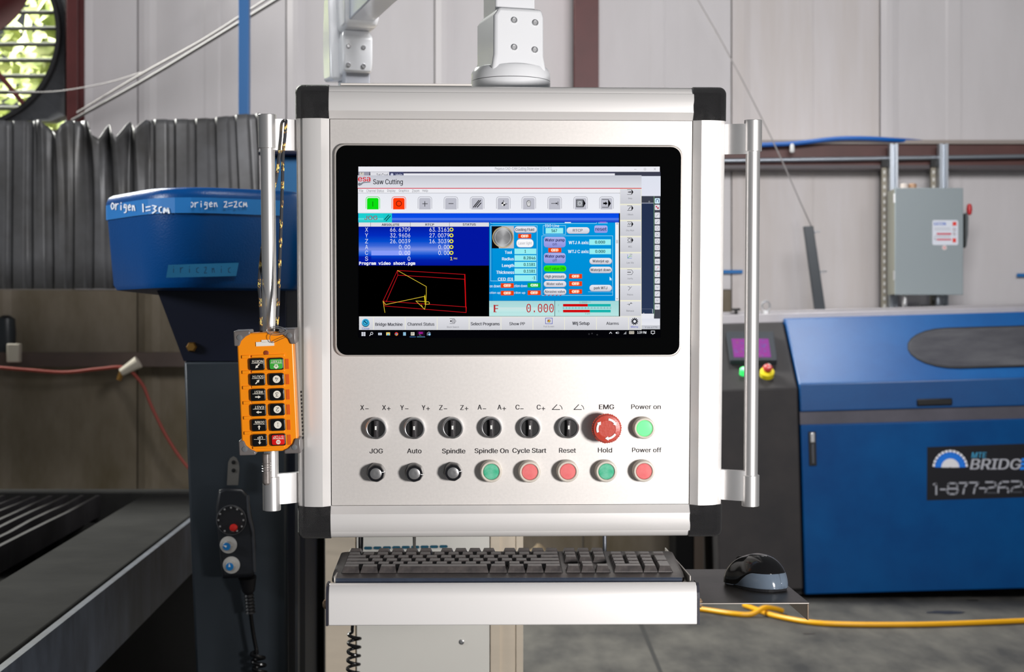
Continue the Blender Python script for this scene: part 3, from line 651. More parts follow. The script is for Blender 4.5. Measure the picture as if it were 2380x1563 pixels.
b = MB(); pts = [W(2240, 560, ed+.05), W(2241, 500, ed+.04), W(2248, 492, ed+.03), W(2253, 482, ed+.02)]
lv = [W(2239, 498, 8.78), W(2246, 495, 8.76), W(2250, 505, 8.75), W(2249, 545, 8.75), W(2243, 572, 8.77), W(2239, 577, 8.78)]
b.prism([(p[0], p[2]) for p in lv], 'y', 8.74, 8.79); b.tube([W(2246, 500, 8.76), W(2252, 490, 8.75)], .008, 8); b.build('lever', mat('lever_grey', (74, 80, 82), .4), sb, org=eo)
q = W(2253, 487, 8.75); b = MB(); b.lathe([(.004, -.032), (.012, -.026), (.016, 0), (.012, .026), (.004, .031)], 16, q); b.build('lever_grip', mat('grip_red', (190, 26, 34), .35), sb, org=eo, smooth=True)
for x, cc in ((2102, (206, 196, 190)), (2121, (176, 140, 112))):
    q = W(x, 437, 8.8); b = MB(); b.lathe([(.022, 0), (.022, .03), (.017, .034)], 14, (q[0], 8.8, e0[2]-.003)); b.build('conduit_hub', mat('hub%d' % x, cc, .5), sb, org=eo, smooth=True)
cable('conduit', 'short shiny conduit below the left side of the grey switch box', 'conduit', [W(2103, 686, 8.8), W(2103, 712, 8.8), W(2103, 760, 8.85)], .014, CHROME, 2)
cable('conduit', 'short conduit below the right side of the grey switch box', 'conduit', [W(2180, 686, 8.8), W(2180, 712, 8.8), W(2180, 760, 8.85)], .014, CONDM, 2)
for x0_, x1_, y, lab in ((1680, 1726, 632, 'blue tape strip on the wall between the console frame and its right handle'), (2363, 2440, 640, 'blue tape strip on the wall at the right edge of the picture')):
    a = W(x0_, y-4, 9.17); c = W(x1_, y+4, 9.17); b = MB(); b.box(a[0], c[0], 9.165, 9.1695, c[2], a[2]); o_ = b.build('tape_strip', TAPE); tag(o_, lab, 'tape')
# brown pipe and low wall things seen under the console
b = MB(); rng = random.Random(4)
rings = []
for k in range(9):
    t = k/8; z = .10*t; r = .05*math.sin(math.pi*min(1, .15+t*.8)); rings.append([(r*(1+.25*rng.uniform(-1, 1))*math.cos(2*math.pi*j/14), r*.7*math.sin(2*math.pi*j/14), z) for j in range(14)])
b.loft(rings); q = W(1252, 1290, 8.4); tag(b.build('rag_bundle', mat('pale_rag', (132, 116, 92), .8), None, loc=(q[0], 8.5, .12), smooth=True), 'pale crumpled bundle on the low shelf behind the console', 'rag')
sh = thing('wall_shelf', 'low dark shelf under the console, holding the pale bundle', 'shelf', (.4, 8.5, 0))
b = MB(); b.box(-.1, .85, 8.35, 8.75, .10, .12); b.build('board', mat('shelf_brown', (70, 56, 44), .7), sh, org=(.4, 8.5, 0))
for x in (-.05, .8):
    b = MB(); b.box(x-.02, x+.02, 8.4, 8.7, 0, .1); b.build('leg', mat('shelf_brown', (0, 0, 0)), sh, org=(.4, 8.5, 0))

a = W(1570, 0, 8.25); c = W(1636, 0, 8.25); eb = thing('equipment_box', 'dark box standing on the floor just left of the blue pump cabinet', 'box', ((a[0]+c[0])/2, 8.4, 0)); eo_ = ((a[0]+c[0])/2, 8.4, 0)
b = MB(); b.box(a[0], c[0]-.05, 8.25, 8.6, .05, .92); b.build('body', BLK_, eb, org=eo_, bevel=.01)
b = MB(); b.box(c[0]-.049, c[0], 8.26, 8.6, .05, .92); b.build('side_strip', mat('brown_strip', (46, 32, 18), .6), eb, org=eo_)
b = MB(); b.box(a[0]+.02, c[0]-.02, 8.3, 8.58, 0, .05); b.build('base', BLK_, eb, org=eo_)
# ---- pump cabinet (blue machine)
al = math.radians(1.6); MT = W(1672, 0, 8.02)
MF = Frame((MT[0], 8.02, .008), (math.cos(al), 0, math.sin(al)), (-math.sin(al), 0, math.cos(al)), (0, -1, 0))
MBL = mat('pump_blue_paint', (0, 74, 132), .36, 0, .22, noise=.12, nscale=2.2, rgb2=(0, 60, 116), bump=.12, bscale=160)
MDK = mat('pump_charcoal_paint', (56, 53, 53), .65, 0, .25, noise=.35, nscale=4, rgb2=(44, 43, 45), detail=7)
MBAND = mat('band_grey', (84, 82, 92), .45, 0, .4, noise=.3, nscale=4)
pump = thing('pump_cabinet', 'large blue and charcoal machine cabinet standing at the right', 'machine', mw=MF.mw())
xS = MF.loc(1860, 960)[0]; XE = 2.25
yc = MF.loc(1900, 892)[1]; yb1 = MF.loc(1900, 957)[1]; yb0 = MF.loc(1900, 987)[1]; yt = yc+.335; DZ = -.37
b = MB(); b.prism([(.03, 0), (yc-.03, 0), (yt-.012, DZ+.0), (yt-.012, -.70), (.03, -.70)][::1] and [(.03, -.012), (yc-.02, -.012), (yt-.02, DZ-.01), (yt-.02, -.70), (.03, -.70)], 'x', 0, xS-.008)
b.build('control_column', MDK, pump, bevel=.008)
b = MB(); b.box(0, xS-.008, -0, .03, -.6, -.05); b.box(xS, XE, .0, .03, -.6, -.06); b.build('plinth', BLACK, pump)
b = MB(); b.prism([(yb1, 0), (yc, 0), (yt, DZ), (yt, -.70), (yb1, -.70)], 'x', xS, XE); b.build('hood', mat('hood_blue_paint', (0, 74, 132), .40, 0, .5, noise=.12, nscale=2.2, rgb2=(0, 62, 118), bump=.25, bscale=120), pump, bevel=.006)
b = MB(); b.box(xS, XE, yb0, yb1, -.70, -.012); b.build('band', MBAND, pump)
b = MB(); b.box(xS, XE, .006, yb0, -.70, 0); b.build('lower_panel', MBL, pump, bevel=.006)
b = MB(); tz = MF.loc(2000, 735, DZ-.05)[1]
b.box(.02, XE, yt-.021, yt+.028, -.70, DZ-.06); b.build('top_ledge', mat('ledge_grey', (176, 172, 176), .4, .2, noise=.1), pump, bevel=.004)
b = MB(); b.box(.02, XE, yt+.028, yt+.044, -.70, DZ-.16); b.build('top_rail', mat('rail_grey', (150, 147, 150), .4, .2), pump, bevel=.003)
# slanted hood frame
hn = Vector((0, -DZ, yt-yc)).normalized(); hy = Vector((0, yt-yc, DZ)).normalized()
def inpump(v): return MF.X*v[0]+MF.Y*v[1]+MF.Z*v[2]
HF = Frame(MF.world((0, yc, 0)), MF.X, inpump(hy), inpump(hn))
def h2l(p): return (p[0], yc+hy[1]*p[1]+hn[1]*p[2], hy[2]*p[1]+hn[2]*p[2])
# window
ik = Ink(HF, .0, 0); p0 = HF.loc(2095, 766); p1 = HF.loc(2160, 860); rr = abs(p0[1]-p1[1])/2; cyy = (p0[1]+p1[1])/2; cxx = p0[0]+rr*1.5
oval = []
for k in range(13):
    a = math.pi/2+math.pi*k/12; oval.append((cxx+rr*1.5*math.cos(a), cyy+rr*math.sin(a)))
oval += [(XE-.2, cyy-rr), (XE-.2, cyy+rr)]
b = MB(); b.loft([[h2l((x, y, .0005)) for x, y in oval], [h2l((x, y, .004)) for x, y in oval]]); b.build('window_gasket', BLACK, pump)
def shr(pts, d): 
    cx, cy_ = (pts[0][0]+pts[-1][0])/2, cyy; return [(cx+(x-cx)*(1-d*.3), cy_+(y-cy_)*(1-d)) for x, y in pts]
b = MB(); b.loft([[h2l((x+.006 if x < cxx else x, cyy+(y-cyy)*.93, .004)) for x, y in oval], [h2l((x+.01 if x < cxx else x, cyy+(y-cyy)*.90, .006)) for x, y in oval]]); b.build('window_pane', mat('smoked_window', (52, 52, 58), .22, 0, .6, noise=.5, nscale=5, rgb2=(76, 76, 80), stretch=(.5, 2, 1)), pump)
# HMI
b = MB(); hp = [HF.loc(x, y) for x, y in ((1688, 775), (1797, 775), (1806, 842), (1697, 842))]
def slab(pts, h0, h1): 
    m = MB(); m.loft([[h2l((p[0], p[1], h0)) for p in pts], [h2l((p[0], p[1], h1)) for p in pts]]); return m
hm = slab(hp, .002-.02, .012).build('touch_panel', mat('hmi_frame', (48, 52, 58), .6, 0, .2), pump, bevel=.002)
ik = Ink(HF, .0125, .0004)
A_ = [(1700, 788), (1786, 788), (1792, 831), (1706, 831)]; ik.poly(A_, (186, 92, 190)); rg = random.Random(3)
for k in range(34):
    x = rg.uniform(1704, 1778); y = rg.uniform(790, 827); w = rg.uniform(3, 10); ik.rect(x, y, x+w, y+rg.uniform(1.5, 3.5), rg.choice([(150, 110, 200), (205, 84, 180), (140, 130, 205), (180, 120, 150), (200, 100, 200)]))
ik.m.v = [h2l(p) for p in ik.m.v]; ik.build('screen', vcmat('hmi_light', .7), hm)
for (x, y, r, nm) in ((1728, 863, .019, 'lamp'),):
    q = HF.loc(x, y); m = MB(); m.lathe([(r, -.02), (r, .012), (r*.7, .018)], 20, (q[0], q[1], 0)); m.v = [h2l(p) for p in m.v]; m.build('indicator_lamp', mat('lamp_green', (60, 230, 110), .3, emit=.8), pump, smooth=True)
q = HF.loc(1783, 866); m = MB(); m.lathe([(.036, -.02), (.036, .006), (.03, .009)], 28, (q[0], q[1], 0)); m.v = [h2l(p) for p in m.v]; es = m.build('emergency_stop', mat('estop_yellow', (214, 196, 22), .5), pump, smooth=True)
m = MB(); m.lathe([(.012, .009), (.012, .022), (.023, .024), (.0245, .034), (.019, .042), (.006, .045)], 24, (q[0], q[1], 0)); m.v = [h2l(p) for p in m.v]; m.build('mushroom_button', mat('estop_red', (176, 50, 46), .4), es, smooth=True)
m = MB()
for k in range(3):
    a0 = math.radians(20+120*k); pts = [(q[0]+.0145*math.cos(a0+j*.22), q[1]+.0145*math.sin(a0+j*.22), .0455) for j in range(6)]; m.tube(pts, .0018, 5)
m.v = [h2l(p) for p in m.v]; m.build('arrow_mark', mat('mark_white', (232, 220, 218), .4), es)
# handle recess, latch
a = MF.loc(2130, 930); c = MF.loc(2213, 942); b = MB(); b.box(a[0], c[0], c[1], a[1]+.004, .0005, .012); b.build('handle', BLACK, pump, bevel=.006)
a = MF.loc(1878, 1004); c = MF.loc(1898, 1083); b = MB(); b.box(a[0], c[0], c[1], a[1], .0005, .006); lt = b.build('latch', BLACK, pump, bevel=.002)
a = MF.loc(1882, 1006); c = MF.loc(1893, 1029); b = MB(); b.box(a[0], c[0], c[1], a[1], .006, .016); b.build('latch_button', CHROME, lt, bevel=.004)
a = MF.loc(1885, 1032); c = MF.loc(1892, 1078); b = MB(); b.box(a[0], c[0], c[1], a[1], .006, .013); b.build('latch_lever', mat('latch_grey', (70, 72, 78), .4), lt, bevel=.002)
# decal
ik = Ink(MF, .0008, .0002); ik.poly([(2155, 1040), (2520, 1027), (2520, 1152), (2154, 1164)], (12, 12, 20))
cx, cy = 2208.5, 1087.5
def fan_poly(r0, r1, a0, a1, col, n=10):
    pts = [(cx+r1*math.cos(math.radians(a0+(a1-a0)*k/n)), cy-r1*math.sin(math.radians(a0+(a1-a0)*k/n))) for k in range(n+1)]
    pts += [(cx+r0*math.cos(math.radians(a1-(a1-a0)*k/n)), cy-r0*math.sin(math.radians(a1-(a1-a0)*k/n))) for k in range(n+1)]; ik.poly(pts, col)
for k in range(13): fan_poly(35.5, 41, 3+k*13.6, 3+k*13.6+10.5, (226, 226, 232), 4)
fan_poly(21, 36, 1, 179, (20, 112, 214), 24); fan_poly(1.5, 21, 1, 179, (216, 216, 222), 24)
for k in range(12): fan_poly(32, 36.5, 13+k*13.6, 14.6+k*13.6, (10, 20, 60), 2)
ik.text('MTE', 2258, 2291, 1052, 1065, (60, 150, 190), bold=.02, slant=2)
ik.text('BRIDG', 2255, 2370, 1067, 1092, (168, 170, 178), bold=.03, slant=5)
for k in range(3): ik.poly([(2375+k*0-k*1.5, 1066+k*10), (2402-k*1.5, 1065+k*10), (2400-k*1.5, 1071.5+k*10), (2373-k*1.5, 1072.5+k*10)], (30, 130, 235))
STKN = {'1': [[(0, .08), (.35, 0), (.5, .1), (.5, 1)]], '-': [[(0, .55), (1, .55)]], '8': [[(.2, 0), (.8, 0), (.95, .15), (.95, .42), (1, .75), (.8, 1), (.2, 1), (0, .75), (.1, .42), (.1, .15), (.2, 0)], [(.1, .5), (.95, .5)]], '7': [[(0, 0), (1, 0), (.6, .45), (.45, 1)]],
 '2': [[(0, 0), (.8, 0), (1, .15), (.9, .45), (.2, .55), (0, .75), (0, 1)]], '6': [[(1, 0), (.35, 0), (.05, .3), (0, 1)], [(.05, .55), (.8, .5), (1, .75), (.95, 1)]]}
slots = [('1', 2170, 2182), ('-', 2186, 2197), ('8', 2201, 2226), ('7', 2230, 2249), ('7', 2254, 2274), ('-', 2277, 2289), ('2', 2291, 2315), ('6', 2320, 2344), ('2', 2351, 2375), ('-', 2379, 2391)]
for ch, xa, xb in slots:
    if ch in '2': ik.line([(xa, 1150-(xa-2170)*.03), (xb, 1150-(xa-2170)*.03)], 3.4, (62, 64, 70))
    for st in STKN[ch]: ik.line([(xa+p[0]*(xb-xa), 1125+p[1]*25-(xa-2170)*.03) for p in st], 4.2, (150, 152, 160))
ik.build('sign_decal', M_INK, pump)
# things on top
tor = MF.loc(1777, 728, -.55); b = MB(); n = 22
rings = [[((.021+.006*math.cos(2*math.pi*j/8))*math.cos(2*math.pi*k/n), (.026+.006*math.cos(2*math.pi*j/8))*math.sin(2*math.pi*k/n)+.034, .006*math.sin(2*math.pi*j/8)) for j in range(8)] for k in range(n+1)]
b.loft(rings, cap=False); b.lathe([(.018, -.008), (.018, .002), (.010, .008)], 14, (0, .0, 0), 'y'); b.v = [(p[0]+tor[0], p[1]+yt+.036, p[2]-.50) for p in b.v]; b.build('lifting_eye', CHROME, pump, smooth=True)
q = MF.loc(1709, 728, -.5); b = MB(); b.lathe([(.008, 0), (.008, .02), (.024, .022), (.022, .034)], 14, (q[0], yt+.028, -.47), 'y'); b.build('knob', BLACK, pump)
q = MF.loc(2160, 720, -.5); b = MB(); b.box(q[0]-.035, q[0]+.035, yt+.044, yt+.055, -.6, -.57); b.build('knob', BLACK, pump, bevel=.004)
# black strut on pump
s0 = W(1886, 722, 8.6); s1 = W(1869, 527, 8.66)
stt = thing('support_strut', 'dark leaning strut on top of the blue pump cabinet', 'strut', (W(1905, 0, 8.6)[0], 8.6, s0[2]))
so_ = (W(1905, 0, 8.6)[0], 8.6, s0[2]); b = MB()
sp = [W(1894, 728, 8.62), W(1918, 725, 8.62), W(1889, 526, 8.62), W(1867, 527, 8.62)]
b.prism([(p[0], p[2]) for p in sp], 'y', 8.6, 8.64); b.build('bar', mat('strut_dark', (42, 48, 54), .35, .2), stt, org=so_, bevel=.003)
b = MB(); p = [W(1870, 724, 8.6), W(1938, 722, 8.6)]; b.box(p[0][0], p[1][0], 8.57, 8.67, p[0][2]-.010, p[0][2]+.004); b.build('foot', BLACK, stt, org=so_, bevel=.003)
for x, y in ((1896, 539), (1911, 632)):
    q = W(x, y, 8.6); b = MB(); b.tube([(q[0]-.01, 8.62, q[2]), (q[0]+.028, 8.62, q[2]+.003)], [.007, .005], 10); b.lathe([(.008, -.004), (.008, .004)], 6, (q[0]-.004, 8.62, q[2]), 'x'); b.build('bolt', SILV, stt, org=so_)

# yellow hose on the floor
YEL = mat('yellow_hose', (216, 156, 2), .4, 0, .5)
def fl_(px, py): d = (ZC-.014)*F/(py-CY); return W(px, py, d)
cable('air_hose', 'long yellow hose lying on the floor and running off to the right', 'hose', [fl_(1730, 1408), fl_(1762, 1419), fl_(1800, 1432), fl_(1880, 1447), fl_(1960, 1452), fl_(2080, 1453), fl_(2200, 1451), fl_(2380, 1444), fl_(2500, 1438)], .0125, YEL)
def fl2(px, py): d = (ZC-.014)*F/(py-CY); q = W(px, py, d); return q
cable('air_hose', 'short yellow hose end crossing the long one under the mouse tray', 'hose', [fl_(1540, 1407), fl_(1630, 1417), fl_(1700, 1427), fl_(1745, 1429), (fl_(1775, 1427)[0], fl_(1775, 1427)[1], .040), (fl_(1800, 1424)[0], fl_(1800, 1424)[1], .03), fl_(1818, 1421)], .0125, YEL)

# ================================================================== CONSOLE
ya, ti = math.radians(2.349), math.radians(3.51)
Xv = Vector((math.cos(ya), math.sin(ya), 0)); up0 = Vector((0, -math.sin(ti), math.cos(ti))); nz0 = Vector((0, -math.cos(ti), -math.sin(ti)))
rz = lambda v: Vector((v[0]*math.cos(ya)-v[1]*math.sin(ya), v[0]*math.sin(ya)+v[1]*math.cos(ya), v[2]))
EN = Frame((-.00069, 2.18244, ZC+.0305), Xv, rz(up0), rz(nz0)); HW, HH = .293, .3098; PW = .0452
con = thing('control_console', 'large white aluminium control console with touchscreen and two rows of buttons', 'control panel', mw=EN.mw())
b = MB(); b.box(-HW+.004, HW-.004, -HH+.004, HH-.004, -.12, -.010); b.build('housing', BODY, con, bevel=.006)
PROF = [(0, -.012), (.0004, -.005), (.0025, -.0012), (.0085, .0022), (.0092, .0022), (.0096, .0052), (.014, .0072), (.022, .0086), (.030, .0090), (.0348, .0090), (.0352, .0084), (.0440, .0018), (.0452, .0006), (.0452, -.012)]
def pz(u): return np.interp(u, [p[0] for p in PROF[1:-1]], [p[1] for p in PROF[1:-1]])
for side in ('left', 'right', 'top', 'bottom'):
    b = MB(); rings = []
    for t in (-1, 1):
        if side == 'left': r = [(-HW+u, t*(HH-PW), z) for u, z in PROF]
        elif side == 'right': r = [(HW-u, t*(HH-PW), z) for u, z in PROF]
        elif side == 'top': r = [(t*(HW-PW), HH-u, z) for u, z in PROF]
        else: r = [(t*(HW-PW), -HH+u, z) for u, z in PROF]
        rings.append(r)
    b.loft(rings); b.build('frame_profile', ALU, con, smooth=True)
N = 22
for sx in (-1, 1):
    for sy in (-1, 1):
        b = MB(); R = .010; g = [[None]*(N+1) for _ in range(N+1)]; vs = []
        for i in range(N+1):
            for j in range(N+1):
                u = (PW+.0006)*i/N; v = (PW+.0006)*j/N
                if u < R and v < R:
                    # squeeze the corner square onto the rounded corner
                    m_ = max(R-u, R-v); L = math.hypot(R-u, R-v) or 1; k = m_/L; u2 = R-(R-u)*k; v2 = R-(R-v)*k; d_ = R-m_; u, v = u2, v2
                else: d_ = min(u, v)
                z = float(np.interp(max(0, d_), [0, .0025, .0085, .0105, .012, .026, .034, .0452], [-.003, .0022, .0056, .0050, .0052, .0110, .0112, .0030])); vs.append((sx*(HW+.0006-u), sy*(HH+.0006-v), z)); g[i][j] = len(vs)-1
        fs = [(g[i][j], g[i+1][j], g[i+1][j+1], g[i][j+1]) for i in range(N) for j in range(N)]
        edge = [g[i][0] for i in range(N, -1, -1)]+[g[0][j] for j in range(1, N+1)]; base_i = len(vs)
        for e in edge: p = vs[e]; vs.append((p[0], p[1], -.0125))
        for k in range(len(edge)-1): fs.append((edge[k], edge[k+1], base_i+k+1, base_i+k))
        inn = [g[N][j] for j in range(0, N+1)]+[g[i][N] for i in range(N-1, -1, -1)]; b2 = len(vs)
        for e in inn: p = vs[e]; vs.append((p[0], p[1], -.0125))
        for k in range(len(inn)-1): fs.append((inn[k], inn[k+1], b2+k+1, b2+k))
        b.add(vs, fs); b.build('corner_cap', BLACKP, con, smooth=True)
        b = MB(); x = sx*(HW-PW+.004); y = sy*(HH-PW+.004); b.add([(x-sx*.008, y-sy*.0, .0032), (x+sx*.0, y-sy*.0, .0034), (x+sx*.0, y+sy*.007, .0036)], [(0, 1, 2)])
PZ = .0
b = MB(); b.box(-HW+PW+.0012, HW-PW-.0012, -HH+PW+.0006, HH-PW-.0006, -.004, PZ); pan = b.build('front_plate', PLATE, con)
b = MB(); b.box(-HW+PW-.001, HW-PW+.001, -HH+PW-.001, HH-PW+.001, -.008, -.0042); b.build('backing_plate', BLACK, con)
# monitor
def rr_local(x0, y0, x1, y1, r, n=8):
    pts = []
    for cx, cy, a0 in ((x1-r, y1-r, 0), (x0+r, y1-r, 90), (x0+r, y0+r, 180), (x1-r, y0+r, 270)):
        for k in range(n): a = math.radians(a0+90*k/(n-1)); pts.append((cx+r*math.cos(a), cy+r*math.sin(a)))
    return pts
m0 = EN.loc(779.5, 829, .003); m1 = EN.loc(1586, 338.5, .003); bz = rr_local(m0[0], m0[1], m1[0], m1[1], .014)
b = MB(); insx = lambda pts, d: [(p[0]-math.copysign(d, p[0]-(m0[0]+m1[0])/2), p[1]-math.copysign(d, p[1]-(m0[1]+m1[1])/2)) for p in pts]
b.loft([[(x, y, PZ+.0001) for x, y in bz], [(x, y, .0045) for x, y in bz], [(x, y, .0062) for x, y in insx(bz, .0012)], [(x, y, .0062) for x, y in insx(bz, .0021)], [(x, y, .0050) for x, y in insx(bz, .0023)]])
mon = b.build('monitor', mat('monitor_rim_silver', (214, 208, 202), .3, .5), con, smooth=True)
b = MB(); gl = insx(bz, .0022); b.loft([[(x, y, .0052) for x, y in gl], [(x, y, .0060) for x, y in gl]]); b.build('glass_bezel', BLACKG, mon)
HS = .00612; ui = Ink(EN, HS, .000012)
